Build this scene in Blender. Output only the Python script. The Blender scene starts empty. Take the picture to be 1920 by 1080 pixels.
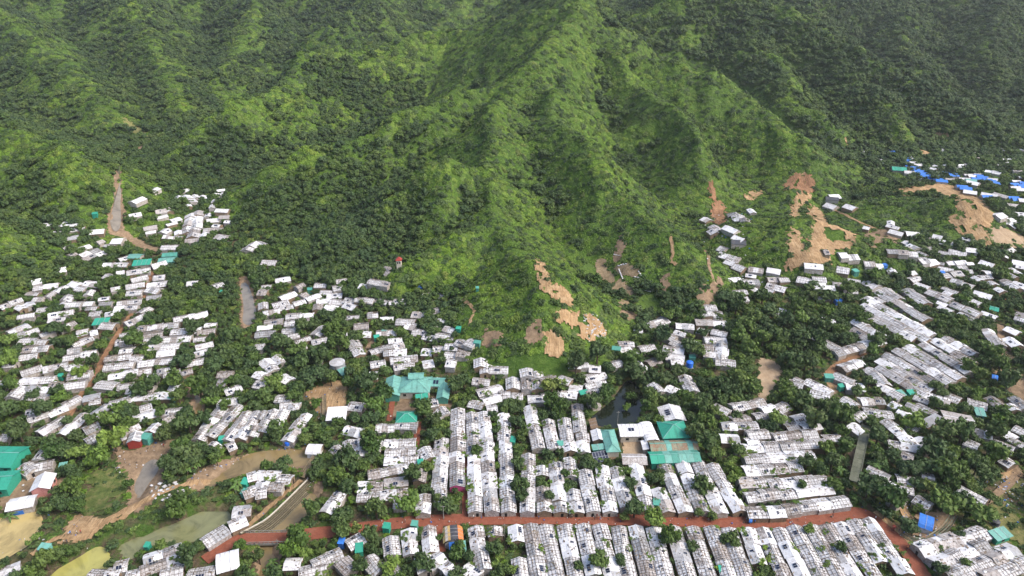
import bpy, math, random
import numpy as np
from mathutils import Vector, Matrix
R = math.radians
random.seed(7)
rng = np.random.default_rng(11)
sc = bpy.context.scene
C = sc.collection

# ------------------------------------------------------------------ camera, sky, sun, exposure
CAM_H, PITCH, FPX = 160.0, R(27.5), 1297.0
cam_data = bpy.data.cameras.new('camera')
cam_data.sensor_width = 36.0
cam_data.lens = FPX / 1920.0 * 36.0
cam_data.clip_start = 1.0
cam_data.clip_end = 8000.0
cam = bpy.data.objects.new('camera', cam_data)
C.objects.link(cam)
cam.location = (0, 0, CAM_H)
cam.rotation_euler = (R(90) - PITCH, 0, 0)
sc.camera = cam

SUN_EL, SUN_AZ = R(48), R(105)          # azimuth clockwise from +Y: behind the camera, to its left
world = bpy.data.worlds.new('World'); sc.world = world
world.use_nodes = True
wn = world.node_tree
sky = wn.nodes.new('ShaderNodeTexSky'); sky.sky_type = 'NISHITA'; sky.sun_disc = False
sky.sun_elevation = SUN_EL; sky.sun_rotation = SUN_AZ
sky.air_density = 1.0; sky.dust_density = 4.0; sky.ozone_density = 1.0
wn.nodes['Background'].inputs[1].default_value = 0.15
wn.links.new(sky.outputs[0], wn.nodes['Background'].inputs[0])
sd = bpy.data.lights.new('sun', 'SUN'); sd.energy = 1.7; sd.angle = R(24); sd.color = (1.0, 0.965, 0.91)
so = bpy.data.objects.new('sun', sd); C.objects.link(so)
_sv = Vector((math.sin(SUN_AZ)*math.cos(SUN_EL), math.cos(SUN_AZ)*math.cos(SUN_EL), math.sin(SUN_EL)))
so.rotation_euler = _sv.to_track_quat('Z', 'Y').to_euler()
so.location = (0, 0, 400)
sc.view_settings.view_transform = 'Standard'; sc.view_settings.look = 'None'
sc.view_settings.gamma = 1; sc.view_settings.use_curve_mapping = False
sc.view_settings.exposure = 0.88
sc.cycles.max_bounces = 5; sc.cycles.diffuse_bounces = 3; sc.cycles.glossy_bounces = 2
sc.cycles.transmission_bounces = 2; sc.cycles.transparent_max_bounces = 4
sc.cycles.volume_bounces = 0
sc.cycles.use_adaptive_sampling = True; sc.cycles.adaptive_threshold = 0.02

# ------------------------------------------------------------------ survey helper: where a line of sight meets the land
_f = np.array([0, math.cos(PITCH), -math.sin(PITCH)]); _up = np.array([0, math.sin(PITCH), math.cos(PITCH)])
def ray(u, v):
    return np.array([1.0, 0, 0])*((u-960)/FPX) + _up*((540-v)/FPX) + _f
def on_plane(u, v, z=0.0):
    d = ray(u, v); t = (z-CAM_H)/d[2]
    return (t*d[0], t*d[1])
def at_y(u, v, y):
    d = ray(u, v); t = y/d[1]
    return (t*d[0], y, CAM_H+t*d[2])
def project(x, y, z):
    """image place of a world point, for deciding which things the view shows largest"""
    px = x; py = y*_up[1] + (z-CAM_H)*_up[2]; pz = y*_f[1] + (z-CAM_H)*_f[2]
    return 960+FPX*px/pz, 540-FPX*py/pz, pz

def smooth_noise(x, y, scale, seed):
    """value noise in -1..1 with smooth interpolation"""
    xs = np.asarray(x)/scale; ys = np.asarray(y)/scale
    xi = np.floor(xs).astype(np.int64); yi = np.floor(ys).astype(np.int64)
    fx = xs-xi; fy = ys-yi
    fx = fx*fx*fx*(fx*(fx*6-15)+10); fy = fy*fy*fy*(fy*(fy*6-15)+10)
    def h(a, b):
        n = (a*374761393 + b*668265263 + seed*1274126177) & 0xffffffff
        n = ((n ^ (n >> 13))*1274126177) & 0xffffffff
        return ((n ^ (n >> 16)) & 0xffff)/32767.5 - 1
    return (h(xi, yi)*(1-fx)+h(xi+1, yi)*fx)*(1-fy) + (h(xi, yi+1)*(1-fx)+h(xi+1, yi+1)*fx)*fy
def fbm(x, y, scale, octv, seed):
    s = 0; a = 1; t = 0
    for k in range(octv):
        s = s + a*smooth_noise(x, y, scale/2**k, seed+k*17); t += a; a *= .5
    return s/t

# ------------------------------------------------------------------ hills: ridge crests (image place and distance) and how steeply they fall
RIDGES = [  # slope, half-width of the rounding, [(u, v, Y) ...]
    (.62, 6, [(1065,640,242),(1030,555,254),(1003,479,272),(986,466,303),(955,405,338),(925,300,385),(930,215,440),(985,120,520),(1075,20,640),(1085,-10,700)]),   # spur with the knob, up to the summit
    (.60, 6, [(955,405,338),(860,440,318),(765,497,303),(700,545,292)]),
    (.62, 6, [(925,300,385),(800,300,372),(700,365,350),(640,430,335)]),
    (.60, 8, [(985,120,520),(880,170,500),(760,200,470),(640,255,440),(540,310,420),(460,350,415)]),
    (.66, 6, [(1060,120,560),(1040,220,445),(1110,285,402),(1160,335,372),(1215,395,345),(1265,440,320),(1300,500,297),(1308,550,283)]),   # near right spur
    (.66, 6, [(1085,10,685),(1130,70,625),(1180,140,555),(1240,200,495),(1300,262,452),(1350,318,435),(1400,352,430),(1425,368,430)]),
    (.62, 8, [(1130,70,625),(1190,98,600),(1290,112,575),(1345,125,560),(1400,165,538),(1445,190,518),(1500,255,482),(1550,312,465),(1600,330,470)]),
    (.60, 8, [(1075,20,640),(960,25,700),(840,60,740),(700,70,700),(575,98,640),(520,150,580),(450,190,545),(350,255,510),(290,300,490)]),   # dark spur on the left
    (.6, 9, [(1085,-10,700),(1060,-40,820),(1000,-45,950)]),
    (.6, 10, [(1250,-30,820),(1380,-25,800),(1470,10,760),(1550,58,720),(1640,105,675),(1740,170,625),(1850,235,568),(1920,262,545)]),   # dark ridge behind on the right
    (.6, 10, [(1380,-25,800),(1440,100,680),(1500,180,600),(1560,230,560)]),
    (.6, 10, [(1550,58,720),(1640,170,625),(1680,230,565)]),
    (.5, 10, [(950,-60,1250),(1090,-20,1150),(1180,-5,1050),(1280,-25,950)]),
    (.5, 12, [(1500,-60,1050),(1700,-40,1050),(1920,-30,1000),(2200,-20,900)]),
    (.55, 12, [(1700,-40,1050),(1690,60,880),(1730,130,780)]),
    (.55, 12, [(1920,-30,1000),(1850,60,850),(1880,150,740),(1850,200,690)]),
    (.55, 12, [(2200,-20,900),(2050,80,780),(1960,150,700)]),
    (.5, 12, [(-500,-30,900),(-100,-50,1000),(200,-60,1100),(450,-50,1150),(700,-55,1200),(950,-60,1250)]),
    (.55, 12, [(-100,-50,1000),(60,60,800),(140,120,700),(190,200,620)]),
    (.55, 12, [(200,-60,1100),(260,20,900),(300,110,760),(330,190,660)]),
    (.55, 12, [(450,-50,1150),(480,20,960),(430,100,820),(400,150,740)]),
    (.55, 12, [(700,-55,1200),(700,0,1020),(620,40,900)]),
    (.55, 10, [(-500,60,620),(-200,150,520),(-20,225,455),(90,262,425),(150,300,405),(190,350,395)]),
    (.5, 8, [(-300,330,380),(-80,400,345),(0,425,335)]),
    # small eroded hills on the right
    (.5, 5, [(1440,400,364),(1480,375,358),(1506,366,352),(1545,392,348),(1600,415,344),(1650,436,340),(1682,458,334)]),
    (.5, 4, [(1506,366,352),(1520,430,334)]),
    (.42, 5, [(1670,368,396),(1740,357,391),(1800,362,385),(1845,394,370),(1860,432,360)]),
    (.6, 5, [(1400,356,440),(1450,370,420),(1500,352,425),(1560,350,440)]),
]
xs_ = [0.0]
while xs_[-1] < 1300: xs_.append(xs_[-1] + (1.5 if xs_[-1] < 230 else min(12.0, 1.5+(xs_[-1]-230)*.012)))
GX = np.array([-a for a in xs_[:0:-1]] + xs_)
ys_ = [60.0]
while ys_[-1] < 2400: ys_.append(ys_[-1] + (1.25 if ys_[-1] < 300 else min(12.0, 1.25+(ys_[-1]-300)*.009)))
GY = np.array(ys_)
MX, MY = np.meshgrid(GX, GY)
def build_height():
    wx = MX + 9*fbm(MX, MY, 60, 3, 5) ; wy = MY + 9*fbm(MX, MY, 60, 3, 9)
    H = np.zeros_like(MX); K = 2.0
    acc = np.exp(np.zeros_like(MX)/K)
    for sl, rw, pts in RIDGES:
        P = [at_y(*p) for p in pts]
        best = np.full_like(MX, -1e3)
        for (x0, y0, z0), (x1, y1, z1) in zip(P, P[1:]):
            dx, dy = x1-x0, y1-y0
            t = np.clip(((wx-x0)*dx+(wy-y0)*dy)/(dx*dx+dy*dy), 0, 1)
            d = np.hypot(wx-(x0+t*dx), wy-(y0+t*dy))
            z = z0+t*(z1-z0)
            rr = rw*.4
            hh = z - sl*1.28*(np.sqrt(d*d+rr*rr)-rr)
            lo = .16*z                                # flatter towards the foot
            hh = np.where(hh < lo, lo-(lo-hh)*.5, hh)
            best = np.maximum(best, hh)
        acc += np.exp(np.clip(best, -50, 400)/K)
    H = K*np.log(acc) - K*math.log(2)*0
    H = np.maximum(H - K*math.log(1.0) - .0, 0)
    H = np.where(H < 2.0, 0.0 + np.maximum(H-0.8, 0)*1.667, H)
    hill = np.clip((H-3)/25, 0, 1)
    rid = 1-np.abs(fbm(wx, wy, 75, 2, 31))*2.2
    rid2 = 1-np.abs(fbm(wx, wy, 30, 2, 61))*2.2
    H = H + hill*(rid*8.0 - 5.5) + hill*(rid2*3.2-2) + np.clip(H/8, 0, 1)*fbm(MX, MY, 12, 3, 3)*1.3
    return np.maximum(H, 0)
GZ = build_height()
def T(x, y, grid=None):
    g = GZ if grid is None else grid
    x = np.asarray(x, float); y = np.asarray(y, float)
    i = np.clip(np.searchsorted(GX, x)-1, 0, len(GX)-2); j = np.clip(np.searchsorted(GY, y)-1, 0, len(GY)-2)
    fx = np.clip((x-GX[i])/(GX[i+1]-GX[i]), 0, 1); fy = np.clip((y-GY[j])/(GY[j+1]-GY[j]), 0, 1)
    return (g[j, i]*(1-fx)+g[j, i+1]*fx)*(1-fy)+(g[j+1, i]*(1-fx)+g[j+1, i+1]*fx)*fy
_ts = np.linspace(120, 2200, 2600)
def hit(u, v, dz=0.0):
    d = ray(u, v)
    z = CAM_H+_ts*d[2]; g = T(_ts*d[0], _ts*d[1])+dz
    k = np.argmax(z <= g)
    if z[k] > g[k]: k = len(_ts)-1
    a, b = _ts[max(k-1, 0)], _ts[k]
    for _ in range(12):
        m = (a+b)/2
        if CAM_H+m*d[2] <= T(m*d[0], m*d[1])+dz: b = m
        else: a = m
    return (b*d[0], b*d[1])

def in_poly(px, py, poly):
    inside = np.zeros(np.shape(px), bool); n = len(poly)
    for i in range(n):
        x0, y0 = poly[i]; x1, y1 = poly[(i+1) % n]
        if y0 == y1: continue
        c = ((y0 > py) != (y1 > py)) & (px < (x1-x0)*(py-y0)/(y1-y0)+x0)
        inside ^= c
    return inside
def dist_line(px, py, line, closed=False):
    best = np.full(np.shape(px), 1e9)
    pts = list(line)+([line[0]] if closed else [])
    for (x0, y0), (x1, y1) in zip(pts, pts[1:]):
        dx, dy = x1-x0, y1-y0
        t = np.clip(((px-x0)*dx+(py-y0)*dy)/(dx*dx+dy*dy+1e-9), 0, 1)
        best = np.minimum(best, np.hypot(px-(x0+t*dx), py-(y0+t*dy)))
    return best
def chaikin(p, n=2, closed=True):
    p = [tuple(q) for q in p]
    for _ in range(n):
        o = []
        m = len(p)
        rngi = range(m) if closed else range(m-1)
        if not closed: o.append(p[0])
        for i in rngi:
            a, b = p[i], p[(i+1) % m]
            o.append((a[0]*.75+b[0]*.25, a[1]*.75+b[1]*.25)); o.append((a[0]*.25+b[0]*.75, a[1]*.25+b[1]*.75))
        if not closed: o.append(p[-1])
        p = o
    return p
def gpoly(px, n=2, dz=0.0): return chaikin([hit(u, v, dz) for u, v in px], n)
# ------------------------------------------------------------------ ground features traced on the land (image places -> world outlines)
WATER = {   # name: (label, colour, outline, depth of the bank)
 'pond_left':  ('yellow', [(-80,985),(0,972),(62,956),(80,970),(72,1005),(62,1026),(20,1050),(-90,1066)]),
 'pond_low':   ('yellowgreen', [(80,1100),(104,1068),(148,1044),(178,1020),(208,1018),(215,1042),(200,1060),(206,1078),(196,1104)]),
 'pond_green': ('green', [(208,1036),(226,1010),(262,998),(300,984),(340,968),(362,955),(398,948),(442,952),(436,976),(412,994),(385,1008),(360,1014),(335,1018),(292,1018),(266,1032),(252,1048),(224,1050)]),
 'pond_dark':  ('dark', [(1104,786),(1120,772),(1145,755),(1160,733),(1178,708),(1198,725),(1208,752),(1202,780),(1180,800),(1130,800)]),
 'puddle':     ('yellow', [(824,700),(834,694),(858,694),(868,699),(862,707),(832,707)]),
 'river_bend': ('grey', [(268,870),(286,858),(300,862),(296,885),(283,905),(279,930),(262,948),(246,950),(243,930),(252,902),(262,888)]),
 'river_brown':('brown', [(358,925),(372,905),(412,882),(445,858),(480,847),(520,843),(585,840),(596,868),(545,876),(500,877),(470,888),(440,900),(412,912),(385,926)]),
 'canal':      ('brown', [(487,1000),(500,985),(540,955),(575,915),(604,925),(580,965),(535,985),(520,998),(508,1030),(520,1040),(512,1060),(500,1095),(478,1095),(486,1050),(484,1025)]),
 'stream_left':('grey', [(219,312),(226,312),(228,345),(224,380),(228,410),(224,432),(214,434),(206,420),(210,395),(216,360)]),
 'stream_mid': ('grey', [(448,528),(464,528),(476,560),(482,590),(470,612),(452,604),(458,575)]),
 'stream_low': ('brown', [(362,728),(374,735),(380,765),(370,790),(362,782),(368,760)]),
 'pool_right': ('green', [(1788,868),(1800,866),(1845,890),(1860,900),(1835,902),(1795,884)]),
}
water_polys = {}
for k, (c, px) in WATER.items():
    q_ = [hit(u, v) for u, v in px]; cx_ = sum(a for a, b in q_)/len(q_); cy_ = sum(b for a, b in q_)/len(q_)
    water_polys[k] = chaikin(q_, 2)
for k, poly in water_polys.items():
    P = np.array(poly); x0, y0 = P.min(0)-6; x1, y1 = P.max(0)+6
    jj = np.where((GY > y0) & (GY < y1))[0]; ii = np.where((GX > x0) & (GX < x1))[0]
    if not len(jj) or not len(ii): continue
    sl = np.ix_(jj, ii)
    ins = in_poly(MX[sl], MY[sl], poly); d = dist_line(MX[sl], MY[sl], poly, True)
    sdv = np.where(ins, d, -d)
    dep = 2.6 if k == 'canal' else 1.1
    w = np.clip((sdv+1.2)/2.6, 0, 1); w = w*w*(3-2*w)
    base = np.minimum(GZ[sl], 30)
    GZ[sl] = GZ[sl] - dep*w
# slight mounds: the earth bank that carries the dirt path between the ponds
bank_line = [on_plane(u, v) for u, v in [(60,1030),(120,1010),(200,985),(262,945),(310,922),(360,908),(418,900)]]
d = dist_line(MX, MY, bank_line); GZ += 1.5*np.exp(-(d/6.5)**2)*(MY < 230)
for line, hgt, wid in (([(232,1022),(300,975),(360,950),(420,948)], 1.6, 5),):
    d = dist_line(MX, MY, [on_plane(u, v) for u, v in line]); GZ += hgt*np.exp(-(d/wid)**2)*(MY < 230)
for k, poly in water_polys.items():       # keep pond beds under water after the mounds
    P = np.array(poly); x0, y0 = P.min(0); x1, y1 = P.max(0)
    jj = np.where((GY > y0) & (GY < y1))[0]; ii = np.where((GX > x0) & (GX < x1))[0]
    sl = np.ix_(jj, ii)
    if P[:, 1].max() < 330:
        ins = in_poly(MX[sl], MY[sl], poly) & (dist_line(MX[sl], MY[sl], poly, True) > 1.6)
        GZ[sl] = np.where(ins, np.minimum(GZ[sl], -.8), GZ[sl])

BARE = [  # (name, material, outline)  bare earth, fields, yards
 ('clay_slide','clay', [(1002,484),(1012,490),(1020,515),(1035,540),(1048,530),(1062,548),(1076,565),(1066,572),(1052,562),(1040,562),(1022,545),(1010,520)]),
 ('clay_slide','clay', [(1068,586),(1090,586),(1118,598),(1132,612),(1134,628),(1110,640),(1085,632),(1072,612),(1050,600),(1040,588)]),
 ('clay_slide','clay', [(1022,622),(1040,622),(1060,634),(1062,652),(1046,665),(1030,672),(1022,650)]),
 ('clay_slide','clay_dull', [(990,606),(1010,600),(1016,615),(1004,645),(986,645)]),
 ('clay_slide','clay_dull', [(905,620),(935,625),(945,650),(915,652),(900,640)]),
 ('clay_slide','clay_dull', [(1152,485),(1163,445),(1168,446),(1164,480),(1160,490)]),
 ('clay_slide','clay_dull', [(1246,520),(1254,518),(1252,550),(1243,562)]),
 ('clay_slide','clay_dull', [(1310,545),(1330,540),(1345,520),(1356,530),(1338,555),(1330,590),(1312,572)]),
 ('clay_slide','clay_red', [(1334,383),(1350,378),(1360,392),(1360,415),(1346,424),(1336,410)]),
 ('clay_slide','clay_red', [(1330,345),(1338,345),(1344,375),(1332,378)]),
 ('clay_slide','clay_red', [(1470,345),(1485,330),(1515,328),(1530,345),(1522,362),(1496,362)]),
 ('clay_slide','clay', [(1395,366),(1425,357),(1428,362),(1412,376),(1402,374)]),
 ('clay_slide','clay', [(1494,366),(1520,364),(1518,378),(1500,384),(1494,400),(1488,414),(1484,400),(1488,382)]),
 ('clay_slide','clay', [(1518,382),(1535,388),(1548,415),(1570,430),(1598,432),(1602,462),(1560,472),(1545,500),(1520,490),(1480,512),(1472,500),(1484,485),(1482,460),(1480,430),(1492,428),(1500,450),(1510,480),(1524,440),(1518,410)]),
 ('clay_slide','clay_dull', [(1620,440),(1650,430),(1680,440),(1690,462),(1640,468),(1625,460)]),
 ('clay_slide','clay', [(1660,366),(1680,358),(1720,352),(1770,346),(1810,358),(1850,385),(1862,400),(1858,430),(1836,420),(1810,425),(1812,400),(1800,385),(1795,370),(1760,356),(1718,362),(1700,368)]),
 ('clay_slide','clay', [(1780,412),(1800,405),(1815,430),(1840,428),(1860,470),(1825,450),(1795,430)]),
 ('sandy_bed','sand', [(1862,425),(1900,435),(1925,450),(1925,472),(1895,470),(1870,462),(1855,440)]),
 ('sandy_bed','clay', [(1718,285),(1735,282),(1756,292),(1740,298),(1725,296)]),
 ('clay_slide','clay', [(1747,250),(1765,251),(1780,257),(1775,260),(1758,256)]),
 ('dry_meadow','drygrass', [(228,222),(240,222),(262,242),(290,254),(286,259),(262,256),(246,240)]),
 ('dry_meadow','clay_dull', [(262,272),(273,272),(270,292),(262,290)]),
 ('field_plot','field', [(1118,487),(1135,480),(1142,505),(1155,525),(1148,535),(1120,518)]),
 ('field_plot','field', [(1150,500),(1178,492),(1196,505),(1204,520),(1180,522),(1155,515)]),
 ('field_plot','grass', [(1080,495),(1110,490),(1122,520),(1140,545),(1110,528)]),
 ('field_plot','field', [(1135,548),(1160,520),(1175,530),(1190,548),(1165,552)]),
 ('field_plot','field', [(1157,533),(1175,533),(1192,550),(1188,556),(1162,550)]),
 ('field_plot','field', [(1157,565),(1172,560),(1182,568),(1176,578),(1160,576)]),
 ('field_plot','grass', [(1192,560),(1215,545),(1235,560),(1240,590),(1220,598),(1195,580)]),
 ('field_plot','clay_dull', [(1155,583),(1175,580),(1200,595),(1190,602),(1160,592)]),
 ('sand_clearing','clay', [(60,1042),(100,1028),(112,1012),(118,990),(145,965),(160,966),(192,968),(195,975),(225,975),(200,985),(180,1000),(160,1012),(140,1018),(118,1014),(85,1035),(62,1048)]),
 ('yard','clay', [(575,735),(600,722),(640,715),(655,728),(650,748),(655,765),(640,775),(600,778),(580,760)]),
 ('yard','clay_dull', [(745,735),(775,738),(775,760),(810,765),(812,740),(845,745),(850,770),(830,775),(730,792),(722,775),(742,768)]),
 ('yard','clay_dull', [(0,920),(40,890),(60,870),(110,895),(128,900),(120,925),(60,940),(20,955),(0,958)]),
 ('yard','clay_dull', [(205,835),(240,845),(262,842),(290,830),(330,825),(345,835),(300,862),(270,880),(240,898),(222,880),(212,860)]),
 ('yard','sand', [(1165,830),(1210,825),(1212,855),(1172,858)]),
 ('yard','clay_dull', [(1110,845),(1155,850),(1160,868),(1120,868)]),
 ('yard','clay_dull', [(1548,718),(1570,712),(1578,730),(1560,745),(1548,738)]),
 ('yard','clay', [(1862,880),(1900,872),(1920,880),(1925,895),(1905,900),(1880,900)]),
 ('yard','clay_dull', [(1860,690),(1900,690),(1930,720),(1930,760),(1900,745)]),
 ('riverbank','sand', [(1420,672),(1440,670),(1466,690),(1462,710),(1442,735),(1436,762),(1420,750),(1422,700)]),
 ('riverbank','clay_dull', [(340,905),(380,880),(430,858),(500,845),(580,838),(600,852),(590,880),(540,880),(500,872),(450,890),(400,915),(360,920)]),
 ('riverbank','clay_dull', [(230,870),(262,860),(300,850),(312,860),(300,920),(290,945),(262,958),(238,955),(240,920)]),
 ('riverbank','clay_dull', [(202,440),(200,400),(214,350),(216,318),(232,318),(234,370),(232,430),(250,442),(285,460),(300,470),(290,476),(258,462),(236,446)]),
 ('riverbank','clay_dull', [(444,522),(466,518),(480,558),(484,600),(462,622),(448,606),(453,570)]),
 ('riverbank','clay_dull', [(355,700),(380,705),(392,770),(370,800),(352,790)]),
 ('riverbank','clay_dull', [(480,1010),(600,900),(612,905),(600,935),(560,985),(530,1000),(520,1085),(475,1085)]),
 ('riverbank','clay_dull', [(1590,835),(1612,830),(1612,880),(1590,890)]),
 ('riverbank','clay_dull', [(1740,955),(1790,960),(1785,985),(1740,1000),(1700,1002),(1700,990)]),
 ('scrub_clearing','weeds', [(158,905),(200,880),(228,888),(236,905),(222,935),(200,960),(165,965),(150,945)]),
 ('scrub_clearing','drygrass', [(1850,1020),(1860,950),(1900,905),(1935,900),(1935,1090),(1905,1090),(1870,1040)]),
]
ROADS = [  # (name, material, half width in m, line, height above ground)
 ('brick_road','brick', 2.1, [(384,1052),(420,1027),(452,1008)]),
 ('brick_road','brick', 2.3, [(535,1008),(575,1003),(640,996),(700,988),(760,980),(830,976),(920,974),(1000,973),(1100,974),(1240,977),(1330,979),(1420,981),(1500,979),(1560,970),(1600,962),(1622,964),(1650,984),(1675,1005),(1705,1040),(1740,1095)]),
 ('brick_lane','brick', .95, [(872,968),(873,900),(874,840),(872,790)]),
 ('brick_lane','brick', 1.1, [(822,978),(826,1006),(830,1036)]),
 ('brick_lane','brick', 1.1, [(785,792),(782,818),(780,845)]),
 ('brick_lane','brick', 1.0, [(730,790),(735,760),(738,740)]),
 ('brick_lane','brick', .9, [(1585,680),(1600,675),(1560,698)]) ,
 ('dirt_lane','clay_red', 1.3, [(292,500),(280,525),(268,560),(250,585),(226,620),(205,655),(190,680),(182,710),(165,725),(150,745),(135,775),(108,812),(85,845),(62,872)]),
 ('dirt_lane','clay_red', 1.6, [(1620,662),(1590,674),(1565,690),(1550,705)]),
 ('dirt_lane','clay', 1.0, [(1545,705),(1556,725),(1566,735)]),
 ('dirt_lane','clay', 1.0, [(262,945),(225,975)]),
 ('dirt_lane','clay', 1.0, [(195,980),(262,943),(310,921),(360,906),(418,899)]),
 ('dirt_lane','clay', .9, [(60,1042),(95,1015),(120,1008)]),
 ('dirt_lane','clay_dull', 1.2, [(1842,948),(1870,925),(1895,905),(1908,885),(1905,868)]),
 ('dirt_lane','clay_dull', .8, [(1322,470),(1330,510),(1340,530),(1320,560),(1318,575)]),
 ('dirt_lane','clay', .7, [(1255,440),(1260,460),(1262,480),(1256,490),(1268,497)]),
 ('dirt_lane','clay', .6, [(868,562),(880,572),(892,583),(882,600),(880,612)]),
 ('dirt_lane','clay', .7, [(1585,258),(1588,275),(1602,288),(1610,296)]),
 ('dirt_lane','clay', .8, [(1470,358),(1482,340),(1495,328),(1515,326)]),
 ('dirt_lane','clay', .8, [(1565,395),(1600,413),(1640,430),(1680,440)]),
 ('dirt_lane','clay', 1.0, [(1640,960),(1665,980),(1700,1010),(1722,1035)]),
 ('dirt_lane','clay_dull', .9, [(1765,1005),(1740,1008),(1710,1000)]),
 ('dirt_lane','clay', 1.3, [(1690,950),(1705,975),(1715,1000)]),
 ('dirt_lane','clay_dull', 1.4, [(1875,610),(1878,650),(1890,700),(1905,740)]),
 ('dirt_lane','clay_dull', 1.3, [(690,655),(700,640),(712,630)]),
 ('footpath','clay', .9, [(455,998),(485,970),(530,930),(565,902)]),
]
bare_polys = [(n, m, gpoly(px, 1)) for n, m, px in BARE]
road_lines = [(n, m, w, chaikin([hit(u, v) for u, v in px], 2, False)) for n, m, w, px in ROADS]

# occupancy raster of the land in view: 0 free, 1 bare / road / water, 2 building
RX0, RY0, RS = -560.0, 112.0, 0.75
RNX, RNY = int(1120/RS), int(560/RS)
OCC = np.zeros((RNY, RNX), np.uint8)
def _win(x0, y0, x1, y1):
    i0 = max(0, int((x0-RX0)/RS)); i1 = min(RNX, int((x1-RX0)/RS)+2)
    j0 = max(0, int((y0-RY0)/RS)); j1 = min(RNY, int((y1-RY0)/RS)+2)
    if i1 <= i0 or j1 <= j0: return None
    xx, yy = np.meshgrid(RX0+(np.arange(i0, i1)+.5)*RS, RY0+(np.arange(j0, j1)+.5)*RS)
    return slice(j0, j1), slice(i0, i1), xx, yy
def mark_poly(poly, val, grow=0.0):
    P = np.array(poly); w = _win(*(P.min(0)-grow), *(P.max(0)+grow))
    if w is None: return
    m = in_poly(w[2], w[3], poly)
    if grow: m |= dist_line(w[2], w[3], poly, True) < grow
    OCC[w[0], w[1]][m] = val
def mark_line(line, hw, val):
    P = np.array(line); w = _win(*(P.min(0)-hw), *(P.max(0)+hw))
    if w is None: return
    OCC[w[0], w[1]][dist_line(w[2], w[3], line) < hw] = val
def occ_at(x, y):
    i = ((np.asarray(x)-RX0)/RS).astype(int); j = ((np.asarray(y)-RY0)/RS).astype(int)
    ok = (i >= 0) & (i < RNX) & (j >= 0) & (j < RNY)
    return np.where(ok, OCC[np.clip(j, 0, RNY-1), np.clip(i, 0, RNX-1)], 0)
def occ_frac(poly, val):
    P = np.array(poly); w = _win(*P.min(0), *P.max(0))
    if w is None: return 0
    m = in_poly(w[2], w[3], poly)
    return float((OCC[w[0], w[1]][m] == val).mean()) if m.any() else 0
for n, m, p in bare_polys:
    if m not in ('weeds', 'drygrass', 'grass'): mark_poly(p, 1)
    else: mark_poly(p, 4 if m == 'drygrass' else 3)
LOWZONES = [[(205,1004),(262,962),(330,928),(420,906),(440,950),(395,946),(340,964),(262,994),(225,1008)],[(64,985),(78,968),(150,962),(112,990),(104,1018),(70,1028)],
 [(150,905),(240,870),(245,950),(205,965),(170,968)],[(200,1012),(222,1008),(215,1060),(200,1062)],[(1640,1000),(1690,1010),(1700,1080),(1680,1080)],[(925,1008),(960,1008),(965,1085),(935,1085)],[(650,930),(720,930),(770,960),(700,975),(650,960)]]
for z_ in LOWZONES:
    P_ = [hit(u, v) for u, v in z_]; A_ = np.array(P_); w_ = _win(*A_.min(0), *A_.max(0))
    mm = in_poly(w_[2], w_[3], P_) & (OCC[w_[0], w_[1]] == 0); OCC[w_[0], w_[1]][mm] = 4
for k, p in water_polys.items(): mark_poly(p, 1)
for n, m, w, l in road_lines: mark_line(l, w+.5, 1)

# ------------------------------------------------------------------ materials
MATS = {}
def lin(h):
    h = h.lstrip('#'); c = [int(h[i:i+2], 16)/255 for i in (0, 2, 4)]
    return tuple(((x+.055)/1.055)**2.4 if x > .04045 else x/12.92 for x in c)+(1,)
def newmat(name, rough=.8, spec=.3):
    m = bpy.data.materials.new(name); m.use_nodes = True
    n = m.node_tree; b = n.nodes['Principled BSDF']
    b.inputs['Roughness'].default_value = rough
    b.inputs['Specular IOR Level'].default_value = spec
    MATS[name] = m
    return m, n, b
def nd(n, t, **kw):
    x = n.nodes.new(t)
    for k, v in kw.items():
        if k.startswith('_'): setattr(x, k[1:], v)
        else: x.inputs[k.replace('__', ' ')].default_value = v
    return x
def noise_ramp(n, scale, stops, detail=6, rough=.6, vec=None, dist=0.0):
    t = nd(n, 'ShaderNodeTexNoise', Scale=scale, Detail=detail, Roughness=rough, Distortion=dist)
    if vec is None:
        g = n.nodes.new('ShaderNodeNewGeometry'); vec = g.outputs['Position']
    n.links.new(vec, t.inputs['Vector'])
    r = n.nodes.new('ShaderNodeValToRGB')
    el = r.color_ramp.elements
    while len(el) < len(stops): el.new(.5)
    for e, (p, c) in zip(el, stops): e.position = p; e.color = c
    n.links.new(t.outputs['Fac'], r.inputs[0])
    return r.outputs[0], t.outputs['Fac']
def mixc(n, a, b, f, mode='MIX'):
    m = n.nodes.new('ShaderNodeMix'); m.data_type = 'RGBA'; m.blend_type = mode
    for s, x in ((0, f), (6, a), (7, b)):
        if isinstance(x, (int, float)): m.inputs[s].default_value = x
        elif isinstance(x, tuple): m.inputs[s].default_value = x
        else: n.links.new(x, m.inputs[s])
    return m.outputs[2]
def bump(n, b, src, strength=.5, dist=.3):
    bp = nd(n, 'ShaderNodeBump', Strength=strength, Distance=dist)
    n.links.new(src, bp.inputs['Height']); n.links.new(bp.outputs[0], b.inputs['Normal'])
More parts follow.
